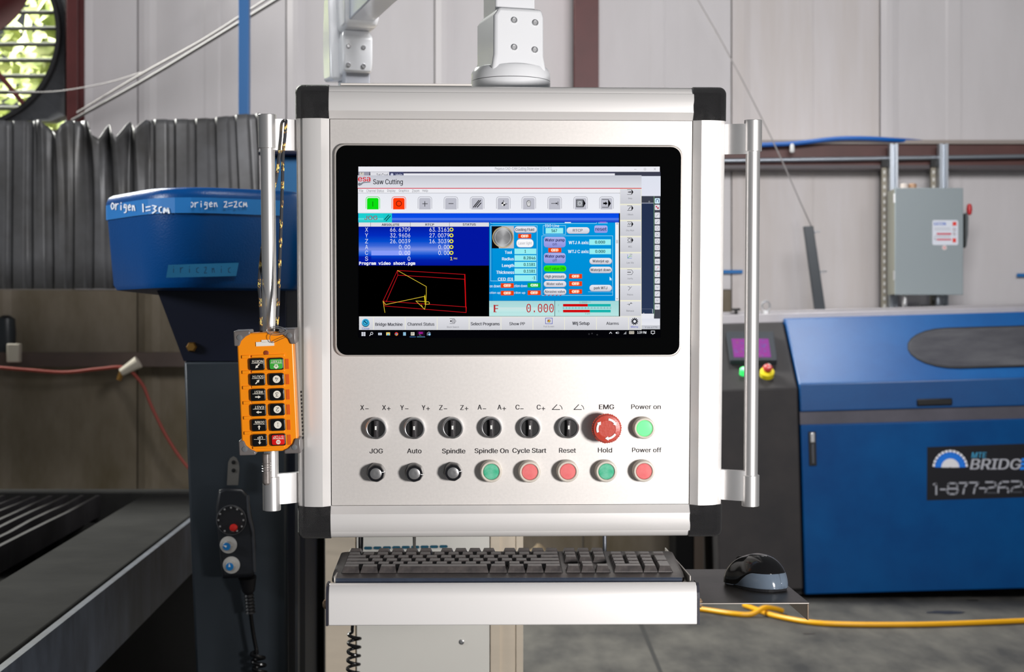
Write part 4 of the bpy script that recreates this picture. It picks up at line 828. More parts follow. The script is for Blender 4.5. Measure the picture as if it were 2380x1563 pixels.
exec(compile('''
D=(40,44,66); K=(24,26,34); WH=(236,238,244); LG=(214,215,222)
ui.rect(832,387,1535.5,785,(3,3,6))
ui.rect(833,387.5,1533.5,399.5,(236,236,242)); ui.text('Pegasus CAD-CAM Cutting Stone oow [2024 R1]',1150.5,1281.5,388.8,396.6,(120,122,130))
ui.line([(1474,393.5),(1479,393.5)],.8,(150,150,155)); ui.frame(1497,391.5,1501,395.5,.7,(150,150,155)); ui.line([(1520,391),(1524,395.5)],.7,(150,150,155)); ui.line([(1524,391),(1520,395.5)],.7,(150,150,155))
ui.rect(833,399.5,1535,404,(62,62,88)); ui.rect(938,403.3,1429,408,(232,233,240)); ui.rect(1429,399.5,1535,409.5,(62,64,80)); ui.rect(833,400,858.5,409,(150,150,165)); ui.rect(836,401,846,408,(205,200,190)); ui.text(',',840,841.6,401,405,(20,20,30))
ui.rect(860.5,400,904.5,409,(222,222,228)); ui.text('2d Cad',875,901,403.5,412,(40,44,60)); ui.rect(905,400,938,409,(66,70,105)); ui.disc(911,406,3.2,(200,205,225)); ui.text('Help',920,935,403.5,412,(220,224,240))
ui.rect(831.5,407.8,1491,437,(196,198,208),(222,223,230)); ui.text('esa',832.5,860.5,412,422,(214,20,34),bold=.035)
ui.poly([(838,428),(840,425),(845,423),(860.5,422.6),(860.5,424.6),(847,425.5),(843,427),(840,431)],(128,132,142)); ui.disc(835.5,428.5,3.7,(128,132,142))
ui.text('Saw Cutting',867.5,936,416.5,432,(38,40,48),bold=.012)
ui.rect(831.5,437,1491,438.8,(206,44,70)); ui.rect(832,438.8,1491,448.6,(238,238,243))
for t,a,z in (('File',835,844.2),('Channel Status',851.8,892.4),('Display',900,919.2),('Graphics',926.8,950.4),('Zoom',957.6,974.6),('Help',981.8,994.6)): ui.text(t,a,z,440.6,446.8 if t in('File','Channel Status','Zoom') else 447.6,(104,106,114))
ui.rect(832,448.6,1440,449.6,(172,174,182)); ui.rect(832,449.6,1441,495,(232,234,242),(238,239,245))
ic=[866.5,927,987.5,1048,1109,1170,1229,1289,1349.5,1409.5]
for i,x in enumerate(ic):
    c=((10,222,16),(255,58,8))[i] if i<2 else (188,189,200); oc=((70,225,80),(240,80,60))[i] if i<2 else (176,177,186)
    ui.line([(x-16,485),(x-16,463),(x-14.5,459.5),(x-11,457.6),(x+11,457.6),(x+14.5,459.5),(x+16,463),(x+16,485)],1.3,oc)
    ui.rrect(x-13.4,460.4,x+13.4,474,4,c); ui.rect(x-13.4,466,x+13.4,487,c)
ui.line([(866.5,469),(866.5,480)],1.2,(10,60,10)); ui.ring(927,473.5,6,1.5,(90,20,10))
ui.line([(982,474),(993.4,474)],1.4,(40,40,46)); ui.line([(987.5,468.4),(987.5,480)],1.4,(40,40,46)); ui.line([(1043,473.5),(1053.6,473.5)],1.4,(40,40,46))
for k in (0,4,9): ui.line([(1100+k,482-(k>5)*0),(1113+k if k<5 else 1118,466 if k<9 else 472)],2.0,(20,20,26))
ui.disc(1170,474.5,4.8,(20,20,26)); ui.poly([(1170,474.5),(1174.8,474.5),(1173.4,471.1),(1170,469.7)],(240,240,240)); ui.poly([(1170,474.5),(1165.2,474.5),(1166.6,477.9),(1170,479.3)],(240,240,240)); ui.line([(1170,466),(1170,471)],1.2,(20,20,26)); ui.line([(1174,474.5),(1178.5,474.5)],1.2,(20,20,26))
ui.poly([(1226,480.5),(1224,475),(1224,469),(1226,467),(1228,465.6),(1231,466),(1233,468),(1234,472),(1233,478),(1231.5,480.5)],(90,90,92)); ui.poly([(1226.8,479.3),(1225,475),(1225,470),(1227,468),(1229,466.8),(1231,467.2),(1232.4,469),(1233,473),(1232,478),(1231,479.3)],(214,214,216)); ui.line([(1228,468),(1228,473)],.6,(70,70,72)); ui.line([(1230.5,468),(1230.5,473)],.6,(70,70,72))
ui.line([(1281.6,473),(1294,473)],1.2,(20,20,26)); ui.line([(1296.6,469),(1296.6,477)],1.2,(20,20,26)); ui.poly([(1292,470.8),(1296.4,473),(1292,475.2)],(20,20,26))
ui.rect(1339,464,1356,482,(70,72,76)); ui.rect(1341,466,1354,480,(150,154,160)); ui.ring(1347.5,473,4,1,(220,220,224)); ui.poly([(1356,464),(1361,473),(1356,482)],(10,10,12))
ui.line([(1399.5,464),(1414,464),(1414,482),(1399.5,482)],1.2,(20,20,26)); ui.poly([(1414,464),(1420,473),(1414,482)],(10,10,12)); ui.poly([(1402,471),(1407,471),(1407,468.4),(1412,473),(1407,477.6),(1407,475),(1402,475)],(10,10,12))
ui.rect(832.5,494.4,1441,496,(214,216,224))
ui.rect(832.5,496,1438.5,506,(4,70,226),(8,78,232)); ui.rect(832.5,506,1438.5,510.5,(8,78,232),(98,136,238)); ui.rect(832.5,510.5,1438.5,517.5,(60,108,232),(2,52,196))
ui.rect(833,496,911,506.5,(28,206,208)); ui.rect(833,506.5,911,510,(28,206,208),(110,230,226)); ui.rect(833,510,911,517.5,(60,216,216),(24,196,198)); ui.rect(891,496,911,517.5,(26,202,204)); ui.text('JOG',847,877,501.5,511.5,(160,40,70),bold=.01)
ui.line([(893.5,511),(903.5,500)],1.7,(16,30,34)); ui.line([(897,514),(907.5,502)],1.7,(16,30,34))
ui.rect(833.5,517.5,1136.5,527,(222,222,228))
for x in (861.5,953.7,1044.7): ui.line([(x,517.5),(x,527)],.7,(90,90,100))
ui.text('ABSOLUTE',887,928,519.8,525.2,(60,62,74),'mono',.02); ui.text('RTCP',988.5,1009,519.8,525.2,(60,62,74),'mono',.02); ui.text('STATUS',1075.5,1106,519.4,524.8,(60,62,74),'mono',.02)
B=[(527,(2,26,164)),(548,(2,44,190)),(562,(4,78,206)),(572,(60,104,216)),(580,(120,142,228)),(587,(60,112,222)),(594,(6,70,206)),(604,(2,34,172)),(617.6,(2,20,156))]
for (ya_,ca),(yb_,cb_) in zip(B,B[1:]): ui.rect(833.8,ya_,1045,yb_,ca,cb_)
ui.rect(1045,527,1136.5,617.6,(2,22,160)); ui.rect(833.8,596,863,617.6,(2,30,170),(2,20,156)); ui.rect(863,582.6,953.6,594,(136,156,250))
Y=[534,547.5,561,574.5,588,601.5]
for L,y in zip('XYZACS',Y): ui.text(L,848.6,855.4,y-5,y+5,(226,230,246))
for t,y in zip(('66. 6709','32. 9606','26. 0039'),Y): ui.text(t,906.8,953.4,y-4.9,y+4.9,(236,238,250))
for y in Y[3:5]: ui.text('0. 00',927.2,953.4,y-4.9,y+4.9,(236,238,250))
ui.text('0',947.6,953.6,Y[5]-4.9,Y[5]+4.9,(236,238,250))
for t,y in zip(('63. 3161','27. 0079','16. 3039'),Y): ui.text(t,998.2,1044.4,y-4.9,y+4.9,(236,238,250))
for y in Y[3:5]: ui.text('0. 00',1018.8,1044.4,y-4.9,y+4.9,(236,238,250))
for y in Y[:5]: ui.ring(1049.2,y,3.5,2.1,(240,236,40))
ui.text('1',1046.6,1051.4,Y[5]-4,Y[5]+3.6,(240,224,60),bold=.03); ui.text('mc',1054.6,1063,Y[5]-2,Y[5]+1.6,(220,210,90),bold=.02)
ui.text('Program video shoot.pgm',834.6,965,608.4,618,(240,242,250),'mono',.03)
ui.rect(833.8,618.5,1137,735.6,(0,0,0))
R1=(196,20,30); A=(923.8,629); Bq=(1080.3,638.3); C=(1083.4,727); E=(890.3,700.3)
for p,q in ((A,Bq),(A,E),((924.6,640),(1079.5,649.5)),((924.6,640),(897.4,702.2)),(A,(924.6,640)),(E,(1082,713.8)),((895,711.8),C),(E,(895,711.8)),(C,(1084,714))): ui.line([p,q],1.1,R1)
ui.line([Bq,(1082.5,714)],2.2,(214,14,20)); ui.line([(1079.5,649.5),C],1.0,(214,14,20))
Yl=(224,196,58)
for p in ([A,(990.8,666.5),(990.8,684),(990,700)],[E,(896.6,708.4),(988,689)],[E,(894.6,727)],[(966.6,700),(987,719.6),(990.5,701)],[(966.6,700),(996,702),(998,704),(998,707),(988,708),(988,690)],[(979,709),(982,714)]): ui.line(p,1.1,Yl)
ui.line([(987,690),(988,702)],2,(230,210,20)); ui.line([(987.5,686),(988,708)],1,(230,210,20))
ui.rect(1137,517.5,1430,699.5,(0,150,222),(0,140,212)); ui.rect(1137,517.5,1145,699.5,(0,132,206)); ui.rect(1430,517.5,1438.3,699.5,(240,240,244)); ui.rect(1431.5,558,1437,566,(206,206,210)); ui.line([(1432.6,521.5),(1434.4,519.8),(1436.2,521.5)],.8,(80,80,80)); ui.line([(1432.6,694),(1434.4,695.8),(1436.2,694)],.8,(80,80,80))
LB=(150,214,244)
ui.frame(1140.5,525,1248.5,653.6,1,LB); ui.line([(1140.5,517.5),(1140.5,519.6),(1386.5,519.6),(1386.5,517.5)],1,LB); ui.frame(1391,517.5,1411.5,519.6,.8,LB); ui.rect(1312.5,516.6,1327,518.6,(240,244,250)); ui.rect(1394,516,1409,518,(190,120,220)); ui.frame(1259.5,548.5,1424,687,1,LB); ui.line([(1262.5,528),(1262.5,524.6)],1,LB); ui.frame(1262.5,524.6,1314.5,545.2,1,LB)
ui.rect(1143,526.2,1194.4,577.6,(196,192,194)); ui.poly([(1143,526.2),(1166,526.2),(1150,552),(1160,577.6),(1143,577.6)],(16,12,14)); ui.disc(1168.8,551.8,24.6,(120,98,74),n=36); ui.disc(1168.8,551.8,23,(112,110,112),n=36); 
for k in range(40):
    a0=math.radians(k*9-90); sh=lambda a: 96+96*abs(math.sin(a))**5+26*abs(math.sin(a*2+.6))**3
    c0=sh(a0); c1=sh(a0+math.radians(9)); ui.lv([(1150,530),(1190,570)]) if k==0 else None
    ui.m.add([ui.P(1168.8,551.8),ui.P(1168.8+23*math.cos(a0),551.8+23*math.sin(a0)),ui.P(1168.8+23*math.cos(a0+math.radians(9)),551.8+23*math.sin(a0+math.radians(9)))],[(0,1,2)],[lin((150,150,152)),lin((c0,c0,c0+1)),lin((c1,c1,c1+1))])
ui.ring(1168.8,551.8,18.5,.8,(200,200,200)); ui.disc(1168.8,551.8,3,(150,150,152)); ui.ring(1168.8,551.8,23.6,1.2,(208,180,120))
def pill(t,x0,y0,x1,y1,c=(236,236,244),tc=(84,86,94),r=7,tx=None,bold=.025,c2=(206,206,216)):
    ui.rrect(x0-.5,y0-.3,x1+.7,y1+.9,r,(110,130,170)); ui.rrect(x0,y0,x1,y1,r,c,c2); a,z=tx or (x0+4,x1-4); d=any(q in t for q in 'gpyjq'); hh=5.6 if not d else 7.6; ym=(y0+y1)/2
    ui.text(t,a,z,ym-3.4,ym-3.4+hh+.6,tc,bold=bold)
def off(x0,y0,x1,y1,t='OFF',c=(236,64,14),h=(255,170,120)):
    ui.rect(x0,y0,x1,y1,c); ui.rrect(x0+6,y0+2,x1-6,y1-2,4,h); ui.text(t,(x0+x1)/2-8,(x0+x1)/2+8,(y0+y1)/2-3.3,(y0+y1)/2+3.1,(255,246,240),bold=.03)
def fld(t,x0,y0,x1,y1,tx):
    ui.rect(x0,y0,x1,y1,(150,238,242)); ui.text(t,tx[0],tx[1],(y0+y1)/2-3.6 if t!='-1' else (y0+y1)/2-3.6,(y0+y1)/2+3.4,(20,84,84),bold=.035)
pill('Cooling Fluid',1195.5,526.8,1247.5,541,tx=(1198,1241)); off(1204.3,544,1234.8,554.4); pill('Laser light',1200.6,556.2,1239.8,575,(250,250,252),(150,152,160),8,(1205,1235.5),0,(244,244,248))
fld('1',1195.8,578.2,1246.4,591,(1219.4,1222.4)); fld('8.2846',1195.8,593.6,1246.4,606.4,(1217,1244)); fld('0.1181',1195.8,609,1246.4,621.6,(1217.4,1243.6)); fld('0.1181',1195.8,624.4,1246.4,637.2,(1217.4,1243.6)); fld('-1',1195.8,640,1246.4,653,(1237,1243.6))
for t,a,z,y0_,y1_ in (('Tool',1173.4,1190,583.4,590.4),('Radius',1167,1194,598.4,605.6),('Length',1167,1194.6,614,623),('Thickness',1153.6,1194.6,629.4,637),('CED (D)',1157.4,1191.6,645.4,654)): ui.text(t,a,z,y0_,y1_,(230,240,250),bold=.035)
for t,a,z,y0_ in (('on down',1138.4,1163,662),('ction down',1194.8,1225,661.4),('ction up',1138.2,1162.8,678),('ction up',1195,1220.6,678)): ui.text(t,a,z,y0_,y0_+6.6,(226,238,248),bold=.012)
off(1164,658.8,1194,669.6); off(1226.4,658,1256.6,668.8,'ON',(20,178,70),(140,228,150)); off(1164,676.4,1194,687); off(1226.4,675.6,1256.6,686.2)
ui.text('ISO Line',1267,1299.6,521.6,528.4,(232,242,250),bold=.012); fld('567',1268.2,530.2,1308.8,543,(1282,1294.4)); pill('RTCP',1317.4,528.6,1370,543.2,tx=(1331.6,1353.8)); ui.rrect(1381.4,524.4,1412,541.6,4,(176,182,240),(140,150,226)); ui.text('reset',1384.2,1409.6,529,536.8,(24,30,90),bold=.02)
LV=(176,180,238); LV2=(140,146,222)
ui.rrect(1264,551,1314.6,575.2,6,LV,LV2); ui.text('Water pump',1266.4,1312.4,554.6,563.4,(36,40,100),bold=.03); ui.text('on',1284.4,1294,565.8,571,(36,40,100)); off(1274.2,576.4,1304.6,587.2)
ui.rrect(1264,588.6,1314.6,612.4,6,LV,LV2); ui.text('Water pump',1266.4,1312.4,592.2,601,(36,40,100),bold=.03); ui.text('off',1284.4,1294.4,602,608.8,(36,40,100))
ui.rrect(1263.6,617.2,1316.4,631.8,7,(56,236,10),(40,220,10)); ui.text('AUT value ON',1266.8,1312,621.2,627.4,(10,90,20),bold=.005)
pill('High pressure',1264,635.8,1316,649.8,tx=(1266.8,1311.2)); pill('Water valve',1264,653.4,1316,667.4,tx=(1270,1308.4)); pill('Abrasive valve',1264,671.2,1316,685.4,tx=(1265.6,1313))
off(1322.6,637.2,1352.8,647.8); off(1322.6,654.4,1352.8,665.2); off(1322.6,672.8,1352.8,683.4)
ui.text('WTJ A axis:',1321.8,1369,560.2,568,(228,240,250),bold=.03); ui.text('WTJ C axis:',1320.4,1369,581,588.8,(228,240,250),bold=.03); fld('0.000',1369.6,556.6,1419.8,569.8,(1383.2,1406)); fld('0.000',1370.2,578.4,1420,591.2,(1383.8,1406.4))
pill('Waterjet up',1370.2,600,1422,614.4,tx=(1377.2,1414.6)); pill('Waterjet down',1370.2,620.4,1422,634.8,tx=(1372.4,1419)); pill('park WTJ',1370.2,662.6,1422,677,tx=(1380.6,1411))
ui.line([(1367,678.6),(1424,679.2)],.8,LB); ui.poly([(1416.8,643.6),(1416.8,652.6),(1418.8,650.8),(1420.4,653),(1421.4,652.2),(1420,650),(1422.4,649.6)],(214,236,250))
for k in range(5): ui.line([(1265+k*9,688),(1269+k*9,685.6)],1.4,(170,40,40))
ui.rect(1137,699.8,1289,735.4,(168,214,216),(190,232,230)); ui.rect(1290,699.8,1438.3,735.4,(164,216,216),(184,228,226)); ui.rect(1137,715,1289,725,(206,226,226),(190,232,230)); ui.text('F',1148.4,1157.4,709.4,726,(178,30,34),bold=.04); ui.rect(1147,724.8,1154,726.2,(178,30,34)); ui.rect(1147,709,1150,710.4,(178,30,34)); ui.text('0.000',1223.6,1287,706.6,726.6,(184,22,28),'mono',.0)
ui.text('0.0000',1347,1364.6,701.2,705.8,(60,110,120)); ui.text('mm/',1365,1373,701.4,704,(60,110,120)); ui.text('0 rpm',1360,1371,728,731.6,(60,110,120)); ui.text('F',1297.4,1299.6,708,712,(110,150,156)); ui.text('S',1297.4,1299.6,721.8,726,(110,150,156))
ui.rect(1308.6,707,1366,713,(206,8,12)); ui.rect(1366,707,1419.4,713,(24,178,172)); ui.rect(1308.6,713,1419.4,720.6,(170,226,226)); ui.line([(1308.6,716.4),(1419.4,716.4)],.8,(90,150,156))
for k in range(16): ui.line([(1309+k*7.35,714.4),(1309+k*7.35,718)],.7,(50,110,120))
ui.rect(1308.6,720.6,1371,726.6,(206,8,12)); ui.rect(1371,720.6,1419.4,726.6,(24,178,172))
ui.rect(1441,438.8,1491,736,(236,234,214))
for k,(t,w) in enumerate((('Step',9.4),('/ Block',14.6),('Dry Run',18),('M01',8.6),('Loc Vis',16),('Verify',13),('Repos',13.6),('Retrace',17))):
    y0_=440+37.3*k; ui.rect(1441.4,y0_,1489.8,y0_+34,(218,219,226),(202,203,210)); cx=1463.5; ui.text(t,1464.6-w/2,1464.6+w/2,y0_+19.6,y0_+24,(104,104,110)); y2=y0_+6.6
    if k in (0,1,2,3): ui.line([(cx-5.5,y2-5.4),(cx+4.5,y2-5.4),(cx+4.5,y2+5.6),(cx-5.5,y2+5.6)],.9,(30,30,34)); ui.poly([(cx+5,y2-5.6),(cx+8.6,y2),(cx+5,y2+5.8)],(14,14,18))
    if k==0: ui.line([(cx-3.6,y2),(cx+2.5,y2)],1.8,(20,20,24)); ui.poly([(cx+.6,y2-2.6),(cx+3.8,y2),(cx+.6,y2+2.6)],(20,20,24))
    if k==1: ui.line([(cx-3,y2+3.6),(cx+2,y2-3)],1.2,(30,30,34))
    if k==2: ui.line([(cx-4.6,y2+2.6),(cx-2.4,y2-2.6),(cx-.6,y2+2.6),(cx+1.4,y2-2.6),(cx+3,y2+2)],.8,(60,60,64))
    if k==3: ui.ring(cx-.6,y2,3.6,1,(30,30,34))
    if k==4: ui.line([(cx-4.6,y2-4),(cx-4.6,y2+5),(cx+5,y2+5)],.9,(60,110,200)); ui.line([(cx-4,y2+4),(cx,y2)],1,(60,190,60)); ui.text('Abs',cx,cx+6,y2-6,y2-3,(60,90,60)); ui.text('REL',cx,cx+6,y2-2,y2+1.6,(40,160,60))
    if k==5: ui.line([(cx-5.5,y2-5.4),(cx+4.5,y2-5.4),(cx+8,y2),(cx+4.5,y2+5.6),(cx-5.5,y2+5.6)],.9,(60,60,64)); ui.line([(cx-5,y2),(cx+2.5,y2)],1.6,(20,20,24))
    if k==6: ui.line([(cx-4,y2-4),(cx,y2-3),(cx+1,y2),(cx-3,y2+5)],.9,(70,70,74)); ui.line([(cx+1,y2),(cx+5,y2-4)],.7,(70,70,74))
    if k==7: ui.line([(cx-6,y2),(cx+7,y2-2)],.7,(70,70,74)); ui.disc(cx+3,y2-3,1.2,(30,30,34)); ui.disc(cx-1,y2+1,1.2,(30,30,34))
ui.rect(1491,409.5,1535.3,456,(222,226,238),(226,228,240)); ui.rect(1491,456,1520,471.5,(60,64,76)); ui.rect(1491,471.5,1519,473.2,(160,165,180)); ui.disc(1509,469,2.2,(120,122,128)); ui.rect(1491,473.2,1519.6,729,(38,50,78),(42,56,84)); ui.rect(1519.6,456,1520.6,735,(120,170,120)); ui.rect(1520.6,456,1535,741,(66,68,78))
for k in range(17):
    y0_=461+15.1*k+(0 if k<2 else 3 if k<9 else 5); 
    if y0_+12.5>726: break
    ui.rrect(1521.8,y0_,1533.6,y0_+12.4,1.6,(210,238,250) if k==0 else (222,223,230)); c=(1527.7,y0_+6.2)
    if k==0: ui.ring(c[0],c[1]-1,2.8,1.4,(60,70,120),180,360,8); ui.line([(c[0]-2.8,c[1]-1),(c[0]-2.8,c[1]+3)],1.4,(60,70,120)); ui.line([(c[0]+2.8,c[1]-1),(c[0]+2.8,c[1]+3)],1.4,(60,70,120))
    elif k==1: ui.disc(c[0]-2,c[1]-1.6,1.8,(200,40,80)); ui.disc(c[0]+1.6,c[1]+1.6,2,(170,30,60))
    elif k in (2,3,8,12,14): ui.line([(c[0]-3,c[1]+3),(c[0]+3,c[1]-3)],.8,(130,134,146))
    elif k in (4,6): ui.ring(c[0],c[1],3,.8,(150,152,162))
    elif k==5: ui.line([(c[0]-3,c[1]+3),(c[0]+3,c[1]-3)],.7,(130,134,146)); ui.line([(c[0]-3,c[1]-3),(c[0]+3,c[1]+3)],.7,(130,134,146))
    elif k==7: ui.frame(c[0]-3,c[1]-2.4,c[0]+3,c[1]+2.4,.7,(150,152,162))
    elif k in (10,11): ui.disc(c[0]+1.6,c[1]-1.6,1,(220,40,90)); ui.line([(c[0]-3,c[1]+3),(c[0]+1,c[1]+1)],.7,(130,140,120))
    else: ui.line([(c[0]-3,c[1]+2),(c[0]-1,c[1]-2),(c[0]+1,c[1]+2),(c[0]+3,c[1]-2)],.7,(140,144,156))
ui.line([(1491,718.6),(1517,718.6)],.6,(110,120,140)); ui.line([(1516.6,719),(1517,728)],1.2,(200,204,214)); ui.line([(1495,728.4),(1497,728.4)],1,(220,224,232)); ui.rect(1491,729.5,1520,741,(232,233,240)); ui.rect(1491,741,1534,756.6,(224,226,236),(232,233,240)); ui.rect(1491,756.6,1534,765.8,(196,198,206)); ui.text('Y 66.6779',1499,1527.6,759.2,763.6,(90,92,100))
ui.rect(834.6,736,1491,767.4,(226,226,224),(212,213,218))
xs_=[835.5,868.5,942,1016.5,1090.6,1164.6,1239,1312.6,1386.6,1461,1490.6]
for a,z in zip(xs_,xs_[1:]): ui.rect(a+.8,739,z-.9,766.4,(222,222,228),(206,207,213)); ui.rect(z-1,737.5,z+.2,767,(238,236,214))
for t,a,z,y0_,y1_ in (('Bridge Machine',872.4,935.6,750.4,760),('Channel Status',947.4,1009.4,750,757.6),('Select Programs',1094.4,1161,749.4,758.8),('Show PP',1184,1219.8,749.4,756.6),('Wtj Setup',1330.4,1369.8,747.8,757.8),('Alarms',1409.2,1438,748.8,755.6)): ui.text(t,a,z,y0_,y1_,(66,67,74),bold=.03)
ui.text('Block Search',1039,1066.6,758.6,762.6,(110,110,118)); ui.text('Full Screen',1263.6,1288,757.4,761.4,(110,110,118)); ui.text('Close',841.8,858.4,761.6,766.6,(40,70,180),bold=.01); ui.text('Menu',1466.4,1483,757.6,762.4,(50,70,190),bold=.01)
ui.disc(849.8,751.6,9,(30,70,96)); ui.disc(849.8,750,8.6,(60,176,218)); ui.disc(849.8,750,6,(20,100,150)); ui.disc(849.8,750,4.2,(70,190,226)); ui.line([(847,747.4),(852,752)],2.4,(10,50,80))
ui.line([(1045.4,741.4),(1056,741.4),(1059.6,746.8),(1056,752.4),(1045.4,752.4)],.9,(70,70,76)); ui.disc(1048,746.8,1.8,(20,20,24)); ui.frame(1051,743.6,1055.6,750,.9,(70,70,76)); ui.line([(1051,746.8),(1055.6,746.8)],.8,(70,70,76))
ui.frame(1268,739.6,1283.6,753,1.2,(70,80,180)); ui.rect(1272.6,743.4,1279,749.4,(40,30,40)); ui.rect(1273.6,744,1276,746.4,(214,60,50)); ui.rect(1276,744.6,1278,748,(240,220,60)); ui.rect(1274,746.6,1276,748.6,(240,210,60))
for k in range(11):
    a=2*math.pi*k/11; ui.line([(1475+4*math.cos(a),747.4+4*math.sin(a)),(1475+7.8*math.cos(a+.15),747.4+7.8*math.sin(a+.15))],2.2,(30,32,42))
ui.ring(1475,747.4,4.6,2.4,(30,32,42)); ui.disc(1475,747.4,2.4,(232,234,240))
ui.rect(834,767.4,1534.5,786,(4,4,8))
for dx,dy in ((0,0),(4.9,0),(0,4.9),(4.9,4.9)): ui.rect(840.2+dx,772.4+dy,844.4+dx,776.6+dy,(214,216,226))
ui.ring(864,775.4,2.6,1.1,(226,228,236)); ui.line([(862,777.4),(859,781)],1.3,(226,228,236))
ui.rect(879,774,887.4,779.6,(196,206,222)); ui.rect(882,775.6,884,778,(60,90,130)); ui.rect(897.6,773,906.6,780,(236,206,110)); ui.rect(899.6,776,905,780,(120,190,220)); ui.disc(921.4,776.8,4.2,(220,60,50)); ui.poly([(921.4,776.8),(925.4,776),(922,781)],(240,200,50)); ui.poly([(921.4,776.8),(917.4,778),(921.4,781)],(60,170,80)); ui.disc(921.4,776.8,1.9,(70,130,220))
ui.rect(937,772.6,943.4,780.6,(140,186,214)); ui.rect(954.8,772.6,963.4,780.4,(214,210,196)); ui.text('P',957,961,774,779,(60,60,66)); ui.rect(952,783,966.4,784,(70,130,200)); ui.rect(969,769.6,987,782,(30,12,34)); ui.text('ISO',973.4,982.6,772,776.6,(224,40,200),bold=.03); ui.text('h.',975,979,777.6,780.6,(150,210,150)); ui.rect(969,783,987.8,784,(110,180,220)); ui.line([(993,780),(993,774.6),(997,772),(1000.4,774.6)],1.2,(150,160,176)); ui.disc(998,777.8,3,(110,170,210)); ui.rect(996,777.2,1000,778.2,(240,244,250))
ui.line([(1416.4,775.6),(1419.2,772.4),(1422,775.6)],1.3,(226,228,234)); ui.poly([(1431,772.8),(1433,772.8),(1435,771),(1435,777),(1433,775.4),(1431,775.4)],(226,228,234)); ui.ring(1435.6,774,2.6,.8,(210,212,220),-60,60,6)
ui.poly([(1449,777.4),(1455.6,770.6),(1455.6,777.4)],(150,152,158)); ui.rrect(1462,770,1474,777,1.4,(190,184,172)); ui.frame(1464,771.8,1472,775,.6,(90,86,80)); ui.text('1:39 PM',1481.4,1502,770.4,776.2,(232,234,240),bold=.02); ui.line([(1513.4,769.8),(1521.4,769.8),(1521.4,775.6),(1519,775.6),(1517.4,777.6),(1515.8,775.6),(1513.4,775.6)],1.2,(226,228,234),True)
for x,y in ((1369,777),(1376,775.6),(1388,778.6)): ui.disc(x,y,1.8,(50,50,54))
''', 'ui', 'exec'))
ui.build('screen', M_SCREEN, mon)
# printed lettering on the plate
pk = Ink(EN, PZ+.0002, .000015); INK = (34, 30, 34)
def lab(t, x0, x1, yb, h=11.2, bold=.022):
    d = any(q in t for q in 'pyg'); pk.text(t, x0, x1, yb-h, yb+(3.0 if d else 0), INK, bold=bold)
for t, a, z in (('X', 837.6, 846), ('X', 888.4, 897), ('Y', 930.6, 938.6), ('Y', 980.6, 988.6), ('Z', 1021, 1028.6), ('Z', 1070, 1077.6), ('A', 1110.4, 1119.4), ('A', 1156.6, 1165.4), ('C', 1198.4, 1207.4), ('C', 1247.8, 1256.6)):
    lab(t, a, z, 952.6 if a > 1100 else 953.6)
for x in (853, 945.4, 1035.4, 1126, 1213): pk.line([(x-3.4, 950.8), (x+3.4, 950.8)], 1.5, INK)
for x in (903.6, 995, 1084.4, 1172, 1263): pk.line([(x-3.6, 950.4), (x+3.6, 950.4)], 1.5, INK); pk.line([(x, 946.8), (x, 954)], 1.5, INK)
for dx in (0, 50.4):
    pass
    o0 = 1283.6+dx; pk.line([(o0+17.4, 952.6), (o0, 952.6), (o0+11, 941.2)], 1.7, INK); pk.ring(o0+12.5, 952, 10.5, 1.3, INK, -62, 0, 8)
lab('EMG', 1392.6, 1427, 952, bold=.03); lab('Power on', 1467.4, 1535.6, 951.6); lab('JOG', 859.2, 889.6, 1054.6); lab('Auto', 946.4, 979.6, 1054.4); lab('Spindle', 1027.8, 1081.4, 1054.4); lab('Spindle On', 1103.6, 1181.6, 1053.8)
lab('Cycle Start', 1191.4, 1269.4, 1053.4); lab('Reset', 1299.6, 1338.4, 1053.2); lab('Hold', 1390, 1422.4, 1052.6); lab('Power off', 1469.4, 1537.2, 1052)
pk.build('printed_lettering', M_INK, con)
# ---- switches, knobs, buttons
def put(parts, px, py, h, name, spin=0):
    p = EN.loc(px, py, h); first = None
    for i, (nm, me) in enumerate(parts):
        o = bpy.data.objects.new(name if i == 0 else nm, me); COL.objects.link(o)
        if i == 0: o.parent = con; o.location = (p[0], p[1], PZ); first = o; o.rotation_euler = (0, 0, spin)
        else: o.parent = first
    return first
def part_mesh(b, m, bevel=0, smooth=True):
    o = b.build('tmp', m, None, smooth=smooth, bevel=bevel)
    if bevel:
        dg = bpy.context.evaluated_depsgraph_get(); me = bpy.data.meshes.new_from_object(o.evaluated_get(dg))
        for p in me.polygons: p.use_smooth = True
        try: me.set_sharp_from_angle(angle=math.radians(38))
        except Exception: pass
    else: me = o.data
    bpy.data.objects.remove(o); return me
DKD = mat('switch_black_plastic', (24, 23, 24), .38, 0, .5); DKR = mat('switch_grip_plastic', (50, 47, 49), .4, 0, .5, bump=.2, bscale=900)
b = MB(); b.lathe([(.0149, 0), (.0150, .006), (.0146, .0085), (.0142, .0088), (.0138, .0105), (.0128, .0112), (.0120, .0108), (.0119, .0085)], 40); s_ring = part_mesh(b, SILV)
b = MB(); b.lathe([(.0118, .006), (.0118, .0095), (.0114, .0100)], 36); s_cap = part_mesh(b, DKD)
b = MB(); b.prism([(-.0034, .0099), (-.0024, .0165), (.0022, .0165), (.0042, .0099)], 'x', 0, 1); b.v = [(p[1], (-1 if p[0] == 0 else 1)*.0112, p[2]) for p in b.v]; s_grip = part_mesh(b, DKR, .0006)
b = MB(); b.box(-.0014, .0010, -.001, .0042, .0165, .01675); s_mark = part_mesh(b, mat('switch_mark_white', (236, 236, 232), .4), 0, False)
